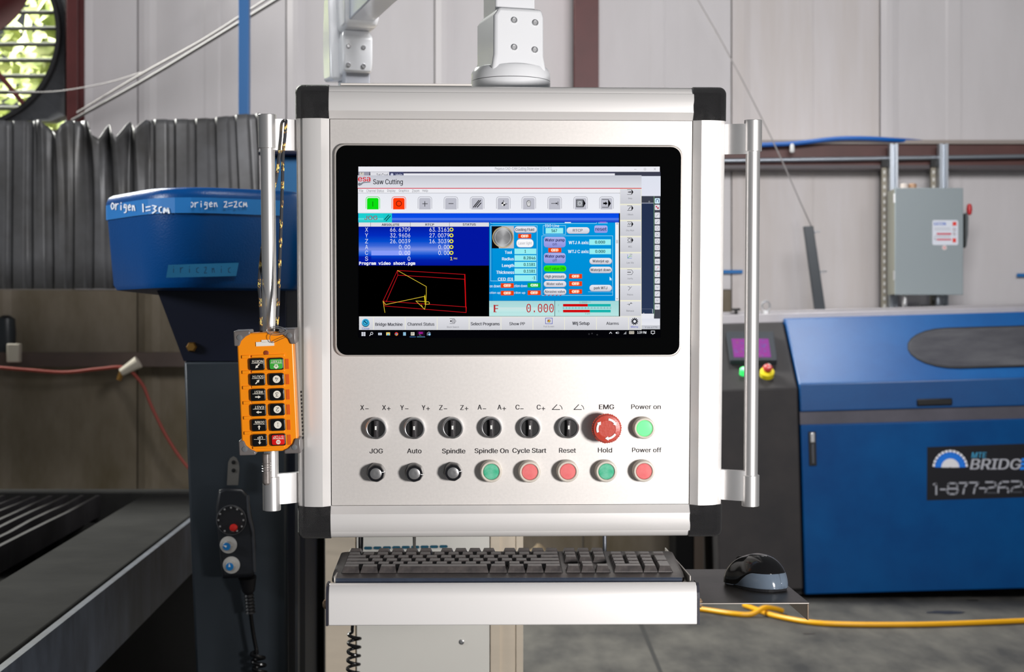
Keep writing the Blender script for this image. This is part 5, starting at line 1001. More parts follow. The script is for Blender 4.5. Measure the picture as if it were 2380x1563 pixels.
for x, y in ((874, 997), (963, 997), (1052, 996), (1142, 995), (1231.5, 995.5), (1321.5, 995.5)):
    put((('r', s_ring), ('switch_cap', s_cap), ('grip', s_grip), ('white_mark', s_mark)), x, y, .010, 'selector_switch', random.uniform(-.02, .02))
KNB = mat('knob_black_bakelite', (20, 20, 24), .22, 0, .6)
b = MB(); b.lathe([(.0128, .001), (.0130, .004), (.0124, .008), (.0114, .0155), (.0108, .0165), (.0080, .0166)], 72, mod=lambda a, h: 1+.018*max(-.7, math.cos(8*a))); k_body = part_mesh(b, KNB)
b = MB(); b.lathe([(.0078, .0160), (.0078, .0172), (.0072, .0175), (.002, .0173)], 32); k_cap = part_mesh(b, mat('spun_aluminium', (206, 204, 204), .25, .9, bump=.05, bscale=300))
b = MB(); b.prism([(.0086, .0167), (.0112, .0166), (.0124, .0105), (.0128, .0105), (.0116, .0172), (.0086, .0173)], 'x', -.0005, .0005); b.v = [(p[1], p[0], p[2]) for p in b.v]; k_line = part_mesh(b, mat('line_white', (240, 240, 240), .4), 0, False)
for x, y, sp in ((873.5, 1101, 12), (963, 1101, -6), (1053, 1099, 12)):
    put((('r', k_body), ('knob_cap', k_cap), ('white_line', k_line)), x, y, .013, 'rotary_knob', math.radians(sp))
b = MB(); b.lathe([(.0140, 0), (.0152, .002), (.0153, .010), (.0145, .0135), (.0136, .0148), (.0124, .0150), (.0112, .0140), (.0111, .0110)], 44); p_ring = part_mesh(b, CREAM)
b = MB(); b.lathe([(.0109, .008), (.0109, .0128), (.0100, .0138), (.0060, .0142), (.001, .0143)], 36); lensm = b
def lens(m): return part_mesh(MB().add(lensm.v, lensm.f), m)
GL1 = mat('green_lens', (40, 176, 130), .12, 0, .5, noise=.3, nscale=90, rgb2=(120, 200, 168), coat=.6); RL1 = mat('red_lens', (240, 138, 136), .15, 0, .5, noise=.15, nscale=80, rgb2=(234, 116, 118), coat=.6); LITG = mat('lit_green_lens', (110, 245, 140), .2, 0, .5, emit=.55)
le_g, le_r, le_l = lens(GL1), lens(RL1), lens(LITG)
for x, y, me in ((1141.5, 1097, le_g), (1231, 1097.5, le_r), (1319.5, 1096.5, le_r), (1409, 1096.5, le_g), (1496.5, 1096, le_r), (1497.5, 996, le_l)):
    put((('r', p_ring), ('button_lens', me)), x, y, .012, 'push_button')
# emergency stop
RED = mat('estop_plastic_red', (190, 66, 50), .38, 0, .5, bump=.1, bscale=400)
b = MB(); b.lathe([(.0150, 0), (.0150, .006), (.0110, .008), (.0110, .016)], 32); es_b = part_mesh(b, DKD)
b = MB(); b.lathe([(.0125, .014), (.0170, .016), (.0196, .019), (.0199, .0245), (.0190, .0252)], 160, mod=lambda a, h: 1+(.035 if (h > .018 and math.sin(40*a) > 0) else 0)); es_s = part_mesh(b, RED)
b = MB(); b.lathe([(.0188, .0240), (.0192, .0256), (.0180, .0280), (.0120, .0292), (.0115, .0288), (.001, .0288)], 60); es_h = part_mesh(b, RED)
ar = MB()
for a0, a1 in ((200, 130), (82, 20), (328, 258)):
    K = 10; pts = []
    tip = math.radians(a1); r0, r1 = .0118, .0147
    def zr(r): return .0296 if r < .012 else .0297
    seq = [math.radians(a0+(a1-a0)*.72*k/K) for k in range(K+1)]
    top = [(r1*math.cos(a), r1*math.sin(a), .0298) for a in seq]; bot = [(r0*math.cos(a), r0*math.sin(a), .0298) for a in seq]
    ar.add(top+bot, [(k, k+1, K+2+k, K+1+k) for k in range(K)])
    e = seq[-1]; ar.add([((r1+.0016)*math.cos(e), (r1+.0016)*math.sin(e), .0298), ((r0-.0016)*math.cos(e), (r0-.0016)*math.sin(e), .0298), (.0132*math.cos(tip), .0132*math.sin(tip), .0298)], [(0, 1, 2)])
es_a = part_mesh(ar, mat('arrow_white', (244, 240, 238), .4), 0, False)
put((('r', es_b), ('serrated_rim', es_s), ('mushroom_head', es_h), ('rotation_arrows', es_a)), 1410.5, 997, .026, 'emergency_stop')
# ---- handles
for sg, bar, top, bot, br1, br2 in ((-1, (606, 640, 340, 628.5-17+2, 628.5+17+2, 1108), (600, 642, 268, 347), (611, 653, 1106, 1185), (640, 692, 279, 351), (651, 697, 1100, 1170)),
                                     (1, (1734.5, 1768, 345, 1728.5, 1762, 1110), (1730, 1771, 275, 349), (1723, 1765, 1107, 1180), (1684, 1734, 284, 355), (1677, 1727, 1097, 1167))):
    pa = EN.loc((top[0]+top[1])/2, top[2], .0); pb = EN.loc((bot[0]+bot[1])/2, bot[3], .0); d = pb-pa
    def at(py): q = EN.loc(1000, py, .0)[1]; t = (q-pa[1])/(pb[1]-pa[1]); return pa+d*t
    r = .0098; b = MB(); b.tube([at(bar[2]), at(bar[5])], r, 36); hb = b.build('handle', ALUH, con, smooth=True)
    for (a_, c_) in ((top[2], top[3]), (bot[2], bot[3])):
        p, q = at(a_), at(c_); b = MB(); u = (q-p).normalized(); b.tube([p, p+u*.0006, q-u*.0006, q], [r+.0018, r+.0024, r+.0024, r+.0018], 36); b.build('socket', ALUH, hb, smooth=True)
    for br in (br1, br2):
        p = at(br[2]); q = at(br[3]); xi = -HW+.001 if sg < 0 else HW-.001; b = MB(); K = 10; fr_pts = []
        for k in range(K+1):
            t = k/K; x = p[0]+(xi-p[0])*t; zf = .006-.016*t+(.004*math.sin(math.pi*t)); fr_pts.append((x, zf))
        bk = [(x, z-.010) for x, z in fr_pts][::-1]
        b.loft([[(x, p[1], z) for x, z in fr_pts+bk], [(x, q[1], z) for x, z in fr_pts+bk]]); b.build('bracket', ALUH, hb, smooth=True)
# cable gland under console and cover plate on top
q = EN.loc(1097, 1248, -.05); b = MB(); b.lathe([(.014, 0), (.0145, -.004), (.011, -.0075), (.004, -.0085)], 28, (q[0], -HH+.004, -.04), 'y'); b.build('cable_gland', BLACK, con, smooth=True)
q0 = EN.loc(776, 200, -.03); q1 = EN.loc(1096, 200, -.03); b = MB(); b.box(q0[0]+.010, q1[0], HH-.0045, HH+.0042, -.085, -.013); b.build('cover_strip', mat('cover_strip_cream', (246, 240, 234), .4), con, bevel=.001)

# ================================================================== SUPPORT ARM
th = math.radians(17); TP = EN.world((0, HH, -.07)); AZ = TP[2]-.002
ap = (W(1187, 0, 2.27)[0], 2.262, AZ); AX = Vector((math.cos(th), math.sin(th), 0)); AY = Vector((-math.sin(th), math.cos(th), 0))
amw = Matrix.Translation(ap) @ Matrix.Rotation(th, 4, 'Z'); arm = thing('suspension_boom', 'white suspension arm from the console top back to the beige cabinet', 'support arm', mw=amw)
b = MB(); b.lathe([(.056, -.003), (.0565, .018)], 56); b.build('lower_flange', ARMW, arm, smooth=True)
b = MB(); b.lathe([(.0562, .019), (.0562, .030), (.053, .036), (.042, .040)], 56); b.build('swivel_flange', ARMW, arm, smooth=True)
zt = W(0, 18, 2.22)[2]-AZ
b = MB(); b.prism([(-.037, -.044), (.036, -.044), (.036, .045), (-.037, .045)], 'z', .030, zt-.02)
b = MB(); rect = lambda x0, x1, y0, y1, z: [(x0, y0, z), (x1, y0, z), (x1, y1, z), (x0, y1, z)]
b.loft([rect(-.041, .040, -.044, .050, .028), rect(-.037, .036, -.043, .048, .05), rect(-.037, .036, -.043, .048, zt-.012), rect(-.030, .033, -.043, .040, zt)]); b.build('post_bracket', ARMW, arm, bevel=.005, seg=3)
for x, y in ((1195, 47), (1244, 53), (1195, 110), (1243, 116)):
    # screws on the front face (local y = -.043)
    D = Vector(((x-CX)/F, 1, -(y-CY)/F)); n_ = -AY; P0 = Vector(ap)-AY*.0432; t = (P0-Vector((0, 0, ZC))).dot(n_)/D.dot(n_); wq = Vector((0, 0, ZC))+D*t-Vector(ap)
    b = MB(); b.lathe([(.0045, .0), (.0045, -.0012), (.0032, -.0020), (.0028, -.0004), (.001, -.0004)], 18, (wq.dot(AX), -.0432, wq[2]), 'y'); b.build('screw', CHROME, arm, smooth=True)
ZB = 1.977-AZ; LY = 1.125
b = MB(); b.box(-.031, .027, -.030, .034, zt-.02, ZB+.02); b.build('post', ARMW, arm, bevel=.003)
b = MB(); b.box(-.036, .034, -.045, .05, ZB-.03, ZB+.10); b.build('near_elbow', ARMW, arm, bevel=.01, seg=3)
b = MB(); b.box(-.027, .027, .0, LY-.03, ZB, ZB+.085); b.build('beam', mat('beam_white', (214, 220, 232), .25), arm, bevel=.003)
# far elbow
zc0 = W(0, 170, 3.3)[2]-AZ; zc1 = W(0, 78, 3.3)[2]-AZ
b = MB(); b.loft([rect(-.032, .027, LY-.05, LY+.055, zc0), rect(-.034, .029, LY-.052, LY+.06, zc0+.02), rect(-.034, .029, LY-.052, LY+.06, zc1-.01), rect(-.030, .026, LY-.035, LY+.05, zc1+.008)]); b.build('far_bracket', ARMW, arm, bevel=.005, seg=3)
b = MB(); z1 = ZB-.012
b.loft([rect(-.034, .034, LY-.075, LY+.06, z1), rect(-.036, .036, LY-.085, LY+.07, z1+.02), rect(-.036, .036, LY-.085, LY+.07, ZB+.10)]); b.build('beam_cup', ARMW, arm, bevel=.008, seg=3)
b = MB(); pr = [(LY-.01, zc0-.012), (LY+.075, zc0-.005), (LY+.085, zc1), (LY+.07, ZB+.10), (LY+.02, ZB+.10), (LY+.0, zc1+.0)]; b.prism(pr, 'x', -.052, .030); b.build('elbow_shell', ARMW, arm, bevel=.008, seg=3)
for x, y in ((810, 107), (845, 110), (810, 150), (845, 153)):
    D = Vector(((x-CX)/F, 1, -(y-CY)/F)); n_ = -AY; P0 = Vector(ap)+AY*(LY-.0522); t = (P0-Vector((0, 0, ZC))).dot(n_)/D.dot(n_); wq = Vector((0, 0, ZC))+D*t-Vector(ap)
    b = MB(); b.lathe([(.0048, .0), (.0048, -.0012), (.0034, -.0020), (.0028, -.0004), (.001, -.0004)], 16, (wq.dot(AX), LY-.0522, wq[2]), 'y'); b.build('screw', CHROME, arm, smooth=True)
b = MB(); b.box(-.027, .026, LY-.04, LY+.04, CT-AZ-.0, zc0+.01); b.build('rear_post', mat('post_grey_white', (196, 198, 206), .3), arm, bevel=.003)
b = MB(); b.lathe([(.06, 0), (.06, .012), (.05, .016)], 32, (0, LY, CT-AZ-.001)); b.build('rear_flange', ARMW, arm, smooth=True)

# ================================================================== KEYBOARD TRAY
ty = math.radians(1.2); TO = Vector((0, 2.0, ZC-.3165)); tX = Vector((math.cos(ty), math.sin(ty), 0)); tY = Vector((-math.sin(ty), math.cos(ty), 0))
tmw = Matrix.Translation(TO) @ Matrix.Rotation(ty, 4, 'Z'); tray = thing('keyboard_tray', 'white aluminium keyboard tray with a dark mouse shelf on its right', 'tray', mw=tmw)
rx0, rx1 = -.2305, .2335
prf = [(0, -.047), (0, -.014), (.001, -.008), (.005, .001), (.011, .0042), (.016, .0042), (.016, .0010), (.030, .0), (.030, -.047)]
b = MB(); b.prism(prf, 'x', rx0, rx1); b.build('front_rail', ALU, tray, smooth=True, bevel=.0012)
for x, s in ((rx0, -1), (rx1, 1)):
    pr = [(-.0003, -.0473), (-.0003, -.014), (.0012, -.0070), (.0052, .0016), (.011, .0044), (.0305, .0044), (.0305, -.0473)]
    b = MB(); b.prism(pr, 'x', x, x+s*.003); b.build('end_cap', mat('endcap_dark', (40, 40, 50), .4), tray)
    b = MB(); b.lathe([(.006, 0), (.006, s*.003), (.003, s*.005)], 16, (x+s*.003, .012, -.022), 'x'); b.build('rivet', mat('rivet_copper', (190, 160, 130), .3, .6), tray, smooth=True)
b = MB(); b.box(rx0+.004, rx1-.004, .0301, .30, -.006, -.0015); b.build('pan', mat('pan_steel', (170, 166, 160), .4, .5), tray)
for x, s in ((rx0+.004, 1), (rx1-.004, -1)):
    b = MB(); b.box(min(x, x+s*.002), max(x, x+s*.002), .0301, .30, -.0015, .010); b.build('side_lip', mat('pan_steel', (0, 0, 0)), tray, bevel=.0006)
MSM = mat('dark_tray_steel', (58, 54, 52), .36, .5, .5, noise=.4, nscale=18, rgb2=(40, 37, 36), bump=.1, bscale=300)
b = MB(); b.box(rx1-.003, .3755, .005, .293, -.0225, -.0205); ms = b.build('mouse_shelf', MSM, tray, bevel=.0004)
b = MB(); b.box(.3735, .3755, .005, .293, -.0430, -.0226); b.build('shelf_lip', mat('lip_steel', (120, 104, 88), .35, .5), ms, bevel=.0006)
b = MB(); b.box(rx1-.003, .3755, .0042, .0049, -.0222, -.0210); b.build('bare_edge', mat('bare_edge', (150, 144, 138), .4, .5), ms)
cz = (EN.world((0, -HH, -.06)))[2]-TO[2]
for x, r_, mm in ((-.2085, .0022, BLACK), (.1355, .0028, mat('hanger_grey', (120, 124, 132), .3, .6))):
    b = MB(); b.tube([(x, .24, -.0015), (x, .24, cz-.001)], r_, 12); b.build('hanger', mm, tray, smooth=True)
# ---- keyboard
kt = math.radians(4.6); ky = math.radians(.9)
KO = Vector((W(1182, 0, 2.046)[0], 2.040, TO[2]-.0012))
kmw = Matrix.Translation(KO) @ Matrix.Rotation(ky, 4, 'Z'); kbd = thing('keyboard', 'dusty black full-size keyboard lying on the white tray', 'keyboard', mw=kmw)
KW = .2268
def krow(inset, pts): return pts
b = MB()
sect = [(.002, .001), (.0, .004), (.001, .0065), (.018, .0105), (.148, .0215), (.1545, .0190), (.156, .012), (.150, .001)]
ringsL = []
def kx(s, y): return s
K = 9
xs_k = [-KW, -KW+.001, -KW+.004, -KW+.010, KW-.010, KW-.004, KW-.001, KW]; ins = [.010, .006, .0025, 0, 0, .0025, .006, .010]
taper = lambda x, y: x
for x, i_ in zip(xs_k, ins):
    r = []
    for (yy, zz) in sect:
        cyk = .078; y2 = cyk+(yy-cyk)*(1-i_/.078); z2 = .011+(zz-.011)*(1-i_*18*.5 if i_ else 1); r.append((x, y2, z2))
    ringsL.append(r)
b.loft(ringsL); b.build('case', DIRTY, kbd, smooth=True)
b = MB(); b.tube([(-KW+.004, .003, .004), (KW-.004, .003, .004)], .0036, 12); b.build('front_edge', mat('kbd_edge_slate', (58, 66, 82), .3, noise=.2, nscale=80), kbd, smooth=True)
U = .01905; X0 = -KW+.0118; Y0 = .0205
def ztop(y): return .0105+(y-.018)*(.0110/.130)
KM = {}
def keymesh(w, h, row):
    k = (round(w, 3), round(h, 3), row)
    if k in KM: return KM[k]
    W_, H_ = w*U-.0012, h*U-.0012; b = MB(); t = .0026; ht = .0078 if row else .0086; back = .001 if row else .0004
    sl = math.tan(math.radians(4.5)); f_ = .0035 if not row else .0030
    def rg(x0, x1, y0, y1, z, z2): return [(x0, y0, z), (x1, y0, z), (x1, y1, z2), (x0, y1, z2)]
    b.loft([rg(0, W_, 0, H_, -.001, -.001+H_*sl), rg(.0003, W_-.0003, .0003, H_-.0002, .002, .002+H_*sl), rg(t-.0004, W_-t+.0004, f_-.0004, H_-back-.0003, ht-.0005, ht-.0005+H_*sl*.6), rg(t, W_-t, f_, H_-back-.0008, ht, ht+H_*sl*.6)])
    o = b.build('tmp', KEYM); me = o.data; bpy.data.objects.remove(o); KM[k] = me; return me
leg = MB()
def key(cx, row, w=1, h=1, ch=None):
    y = Y0+row*U+(.005 if row == 5 else 0); o = bpy.data.objects.new('key', keymesh(w, h, row)); COL.objects.link(o); o.parent = kbd; o.location = (X0+cx*U, y, ztop(y))
    if ch:
        vs, fs = glyphs(ch, 'sans', .0); wd = max(v[0] for v in vs) or 1; sc = .0038 if len(ch) == 1 else .0026
        zz = ztop(y)+.00885+(.0008 if row == 0 else 0)
        leg.add([(X0+cx*U+.0046+v[0]*sc, y+U*h-.0075+v[1]*sc, zz+(U*h-.0075+v[1]*sc)*.055) for v in vs], fs, (.5, .5, .5))
def rowk(row, ws, names):
    c = 0
    for w, n_ in zip(ws, names): key(c, row, w, 1, n_); c += w
rowk(0, [1.25, 1.25, 1.25, 6.25, 1.25, 1.25, 1.25, 1.25], ['Ctrl', None, 'Alt', None, 'Alt', 'Fn', None, 'Ctrl'])
rowk(1, [2.25]+[1]*10+[2.75], ['Shift']+list('ZXCVBNM,./')+['Shift'])
rowk(2, [1.75]+[1]*11+[2.25], ['Caps Lock']+list("ASDFGHJKL;'")+['Enter'])
rowk(3, [1.5]+[1]*12+[1.5], ['Tab']+list('QWERTYUIOP[]')+['\\'])
rowk(4, [1]*13+[2], list('`1234567890-=')+['Backspace'])
key(0, 5, 1, 1, 'Esc')
for i in range(12): key(2+i+(i//4)*.5, 5, 1, 1, 'F%d' % (i+1))
for i in range(3):
    for r in (3, 4, 5): key(15.25+i, r)
    key(15.25+i, 0)
key(16.25, 1)
for i in range(4): key(18.5+i, 4, 1, 1, (None, '/', '*', '-')[i])
for r, chs in ((3, '789'), (2, '456'), (1, '123')):
    for i in range(3): key(18.5+i, r, 1, 1, chs[i])
key(21.5, 2, 1, 2, '+'); key(21.5, 0, 1, 2, 'Enter'); key(18.5, 0, 2, 1, '0'); key(20.5, 0, 1, 1, '.')
vs, fs = glyphs('logi', 'sans', .0); zq = ztop(.141)+.0012
leg.add([(.158+v[0]*.0105, .1415+v[1]*.006, ztop(.1415+v[1]*.006)+.0004) for v in vs], fs, (.55, .55, .55))
leg.build('key_legends', M_INK, kbd)
for x0_, x1_, y0_, y1_ in ((-KW+.0095, -KW+.0098+15*U, Y0-.001, Y0+5*U+.0005),):
    pass
KO2 = mat('key_well_black', (12, 12, 13), .6)
b = MB()
for x0_, x1_, y0_, y1_ in ((X0-.001, X0+15*U, Y0-.0015, Y0+6*U+.0055), (X0+15.25*U-.001, X0+18.25*U, Y0+3*U-.001, Y0+6*U+.0055), (X0+15.25*U-.001, X0+18.25*U, Y0-.0015, Y0+U), (X0+16.25*U-.001, X0+17.25*U, Y0+U-.001, Y0+2*U), (X0+18.5*U-.001, X0+22.5*U, Y0-.0015, Y0+5*U)):
    b.add([(x0_, y0_, ztop(y0_)+.0004), (x1_, y0_, ztop(y0_)+.0004), (x1_, y1_, ztop(y1_)+.0004), (x0_, y1_, ztop(y1_)+.0004)], [(0, 1, 2, 3)])
b.build('key_wells', KO2, kbd)
for x in (-.18, .18):
    b = MB(); b.box(x-.01, x+.01, .02, .03, .0, .0045); b.build('foot', BLACK, kbd)
# ---- mouse
mz = TO[2]-.0205; mq = W(1757, 1352, 2.13); ma = math.radians(34)
mmw = Matrix.Translation((mq[0], 2.135, mz)) @ Matrix.Rotation(ma, 4, 'Z'); mou = thing('mouse', 'black computer mouse with a glossy grey band on the dark shelf', 'mouse', mw=mmw)
def mw_(t): return .0290*(1-abs(t)**2.8)**.46*(1-.10*math.exp(-((t-.25)/.25)**2))
def mh_(t): return .0455*(1-abs(t)**2.6)**.5*(1-.22*max(0, t))*(1 if t < 0 else 1)
def mp(t, ph, k=1.0):
    t = max(-.9995, min(.9995, t)); y = .051*t; w = mw_(t); h = mh_(t)
    c, s_ = math.cos(ph), math.sin(ph); return (w*math.copysign(abs(c)**.75, c)*k, y*k, .004+max(0, h-.004)*abs(s_)**.85*k)
NT, NP = 72, 24
def band(t):
    u = max(0, min(1, (t+.45)/.75)); u = u*u*(3-2*u); return .0235-.0195*u
def pb(t):
    h = mh_(max(-.9995, min(.9995, t)))
    if h <= .0045: return math.pi/2
    v = (band(t)-.004)/(h-.004); return math.pi/2 if v >= 1 else (math.asin(max(0, v)**(1/.85)) if v > 0 else 0)
def mshell(name, m, spans, k):
    b = MB()
    for f0, f1 in spans:
        vs = []
        for i in range(NT+1):
            t = -1+2*i/NT; a0, a1 = f0(pb(t)), f1(pb(t)); vs += [mp(t, a0+(a1-a0)*j/NP, k) for j in range(NP+1)]
        b.add(vs, [(i*(NP+1)+j, (i+1)*(NP+1)+j, (i+1)*(NP+1)+j+1, i*(NP+1)+j+1) for i in range(NT) for j in range(NP)])
    o = b.build(name, m, mou, smooth=True)
    md = o.modifiers.new('solid', 'SOLIDIFY'); md.thickness = .0010; md.offset = -1; return o
mshell('top_shell', mat('mouse_black_gloss', (14, 13, 14), .15, 0, .6), [(lambda p: p, lambda p: math.pi-p)], 1.0)
mshell('side_band', mat('mouse_slate_gloss', (96, 108, 122), .12, 0, .6, noise=.1, nscale=60), [(lambda p: 0, lambda p: p), (lambda p: math.pi-p, lambda p: math.pi)], 1.001)
b = MB(); b.loft([[(mw_(-1+2*k/30)*.93, .050*(-1+2*k/30), z) for k in range(1, 30)]+[(-mw_(-1+2*k/30)*.93, .050*(-1+2*k/30), z) for k in range(29, 0, -1)] for z in (.0002, .0055)]); b.build('base', mat('mouse_base', (34, 34, 36), .25), mou)
b = MB(); b.lathe([(.003, -.0035), (.0085, -.003), (.009, 0), (.0085, .003), (.003, .0035)], 24, (0, .028, mh_(.55)-.0055), 'x'); b.build('scroll_wheel', DKD, mou, smooth=True)
vs, fs = glyphs('logi', 'sans', .0); b = MB()
q = []
for v in vs: x = (v[0]-.8)*.0075; y = -.020+v[1]*.0075; tt = y/.051; ph = math.acos(max(-1, min(1, (abs(x)/mw_(tt))**(1/.75)*math.copysign(1, x)))); q.append((x, y, mp(tt, ph)[2]+.0006))
b.add([(-p[0], -.034-(p[1]+.0), p[2]) if False else p for p in q], fs, (.6, .6, .6)); b.build('logo', M_INK, mou)

# ================================================================== CRANE REMOTE
rp = EN.world(EN.loc(622, 912, .050)); RF = EN.spun(math.radians(2.2), rp); rem = thing('crane_remote', 'orange crane remote with twelve buttons hanging upside down on the left handle', 'remote control', mw=RF.mw())
def L(px, py, h=0): return RF.loc(px, py, h)
bl = L(563, 1053); tr = L(683, 771); cxr = (L(555, 912)[0]+L(688, 912)[0])/2; hwx = .0375; by0 = bl[1]; by1 = tr[1]
def rbox(x0, x1, y0, y1, z0, z1, r, nn=6):
    pts = rr_local(x0, y0, x1, y1, r, nn); return [[(x, y, z0) for x, y in pts], [(x, y, z1) for x, y in pts]]
x0_, x1_ = cxr-hwx, cxr+hwx
b = MB(); b.loft(rbox(x0_, x1_, by0, by1, -.024, 0, .008)); b.build('body', ORANGE, rem, bevel=.0022, seg=3)
b = MB(); b.loft(rbox(x0_+.002, x1_+.0035, by0+.002, by1-.001, -.036, -.0245, .008)); b.build('back_case', mat('back_case_grey', (150, 142, 132), .4), rem, bevel=.002)
b = MB()
for k in range(13): y = by0+.012+k*.0052; b.box(x1_+.0030, x1_+.0052, y, y+.0024, -.036, -.028)
b.build('battery_ribs', BLACK, rem)
cols_ = (597.8, 642.0); lefts = [847, 882.6, 918.4, 953.8, 988.6, 1024]; rights = [846.4, 882, 917.4, 952.4, 988, 1022.6]
lx = [597.7, 598.8, 600, 601.1, 602.3, 603.5]; rx_ = [641.8, 642.8, 643.8, 644.7, 645.7, 646.8]
# raised side lugs; recess shade painted as flat darker orange strips
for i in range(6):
    q = L(rx_[i]+25.5, rights[i]); b = MB(); b.box(q[0]-.0022, q[0]+.0022, q[1]-.0068, q[1]+.0068, .0001, .0006); b.build('recess', ORANGE_SHADE, rem)
    q = L(lx[i]-27, lefts[i]-17); b = MB(); b.box(q[0]-.005, q[0]+.006, q[1]-.0022, q[1]+.0022, .0001, .0018); b.build('lug', ORANGE, rem, bevel=.0006)
b = MB()
for i in range(7):
    a = L(585 if i < 6 else 588, 829+35.4*i); c = L(662, 829+35.4*i); b.box(a[0], c[0], a[1]-.0016, a[1]+.0016, .0001, .0022)
b.build('button_ridges', ORANGE, rem, bevel=.0006)
BB = mat('remote_button_black', (20, 18, 18), .3, 0, .5)
b = MB(); b.loft(rbox(-.0100, .0100, -.0082, .0082, .0002, .0045, .0028)); 
btn = part_mesh(b, BB, .0012)
b = MB(); b.loft(rbox(-.0084, .0084, -.0066, .0066, .0045, .0052, .0020)); cap_k = part_mesh(b, mat('domed_black', (8, 8, 9), .08, 0, .6), .0002)
capg = part_mesh(MB().add(b.v, b.f), mat('domed_green', (66, 176, 62), .2), .0002); capr = part_mesh(MB().add(b.v, b.f), mat('domed_red', (226, 22, 22), .2), .0002)
WI = (236, 230, 216)
names_l = ['NORTH', 'SOUTH', 'WEST', 'EAST', 'DOWN', 'UP']; arrows = [(-1, -1), (1, 1), (1, 0), (-1, 0), (0, 1), (0, -1)]
names_r = ['START', '4', '3', '2', '1', 'STOP']
for i in range(6):
    for side in (0, 1):
        px, py = (lx[i], lefts[i]) if side == 0 else (rx_[i], rights[i])
        q = L(px, py, .003); o = bpy.data.objects.new('button', btn); COL.objects.link(o); o.parent = rem; o.location = (q[0], q[1], 0)
        c = bpy.data.objects.new('button_face', cap_k if (side == 0 or 0 < i < 5) else (capg if i == 0 else capr)); COL.objects.link(c); c.parent = o
        ik = Ink(RF, .0056, .00003)
        def S(dx, dy): return (px+dx+ -dy*.037, py+dy+dx*.037)
        if side == 0:
            w = 12.5 if len(names_l[i]) == 5 else (10.5 if len(names_l[i]) == 4 else 6)
            ik.text(names_l[i], px-w+1, px+w+1, py-9.6, py-3.4, WI, rot=True, bold=.02); ik.line([(px-13, py-2), (px+13, py-2)], .8, WI)
            dx, dy = arrows[i]; n_ = math.hypot(dx, dy)
            if i == 0: dx, dy = -.7, .75
            elif i == 1: dx, dy = .7, -.75
            elif i in (4,): dx, dy = 0, -1
            elif i == 5: dx, dy = 0, 1
            s_ = 6.2 if i < 4 else 4.6; cx_, cy_ = px, py+5; nx, ny = -dy, dx
            ik.line([(cx_-dx*s_, cy_-dy*s_), (cx_+dx*s_*.2, cy_+dy*s_*.2)], 2.6, WI); ik.poly([(cx_+dx*s_, cy_+dy*s_), (cx_+nx*3.6, cy_+ny*3.6), (cx_-nx*3.6, cy_-ny*3.6)], WI)
        elif i in (0, 5):
            ik.text(names_r[i], px-12, px+12, py-9, py-3, WI, rot=True, bold=.02); ik.line([(px-13, py-1.8), (px+13, py-1.8)], .8, WI)
            if i == 0: ik.poly([(px-3.5, py+1), (px+3.5, py+1), (px+4.5, py+6), (px+7, py+6.4), (px, py+12), (px-7, py+6.4), (px-4.5, py+6)], WI); ik.disc(px, py+5, 1.8, (80, 170, 70))
            else: ik.disc(px, py+5.5, 5.2, WI); ik.line([(px-3, py+5.5), (px+3, py+5.5)], 1.6, (214, 60, 40))
        else:
            ik.disc(px, py, 8.8, WI); w = 3.4 if names_r[i] != '1' else 1.4; ik.text(names_r[i], px-w, px+w, py-4.6, py+4.6, (40, 38, 36), rot=True)
        ik.m.v = [(p[0]-q[0], p[1]-q[1], p[2]) for p in ik.m.v]; ik.build('marking', M_INKM, o)
# plate, led
a = L(595.5, 805.5); c = L(637, 794); b = MB(); b.box(a[0], c[0], a[1], c[1], .0001, .0012); e1_ = L(608, 796); e2_ = L(627, 790); b.box(e1_[0], e2_[0], e1_[1], e2_[1], .0001, .0012); b.build('name_plate', mat('plate_white', (238, 232, 222), .4), rem)
q = L(619, 821); b = MB(); b.lathe([(.0034, .0001), (.0034, .001), (.002, .0014)], 18, (q[0], q[1], 0)); b.build('indicator_lamp', mat('led_brown', (150, 64, 30), .3), rem, smooth=True)
# corner guards
for px, py, sx, sy in ((556, 776, -1, 1), (683, 776, 1, 1), (566, 1052, -1, -1), (690, 1052, 1, -1)):
    cx_ = (x0_ if sx < 0 else x1_); cy_ = (by1 if sy > 0 else by0); pts = [(-.0035, -.0035), (.0185, -.0035), (.0185, .0015), (.0125, .004), (.006, .010), (.0035, .0165), (-.0035, .0165)]
    poly = [(cx_-sx*u, cy_-sy*v) for u, v in pts]
    if sx*sy > 0: poly = poly[::-1]
    b = MB(); b.loft([[(x, y, -.038) for x, y in poly], [(x, y, .0032) for x, y in poly]]); cg = b.build('corner_guard', RUBB, rem, bevel=.0016, seg=3)
    b = MB(); b.lathe([(.0036, .0030), (.0036, .0040), (.0012, .0043)], 18, (cx_-sx*.0045, cy_-sy*.0050, 0)); b.build('screw', SILV, cg, smooth=True)
# antenna stub with wire wraps below
a = L(619, 1056, -.012); c = L(620, 1128, -.012); b = MB(); b.tube([a, a.lerp(c, .5), a.lerp(c, .93), c], [.0052, .0055, .0056, .003], 16); b.build('stub_sleeve', mat('worn_grey_sleeve', (150, 142, 138), .3, .2, noise=.4, nscale=120), rem, smooth=True)
b = MB()
for k in range(4):
    y = a.lerp(c, .30+.08*k); b.lathe([(.0058, -.0004), (.0064, 0), (.0058, .0004)], 18, (y[0], y[1], y[2]), 'y')
b.build('wire_wrap', SILV, rem, smooth=True)
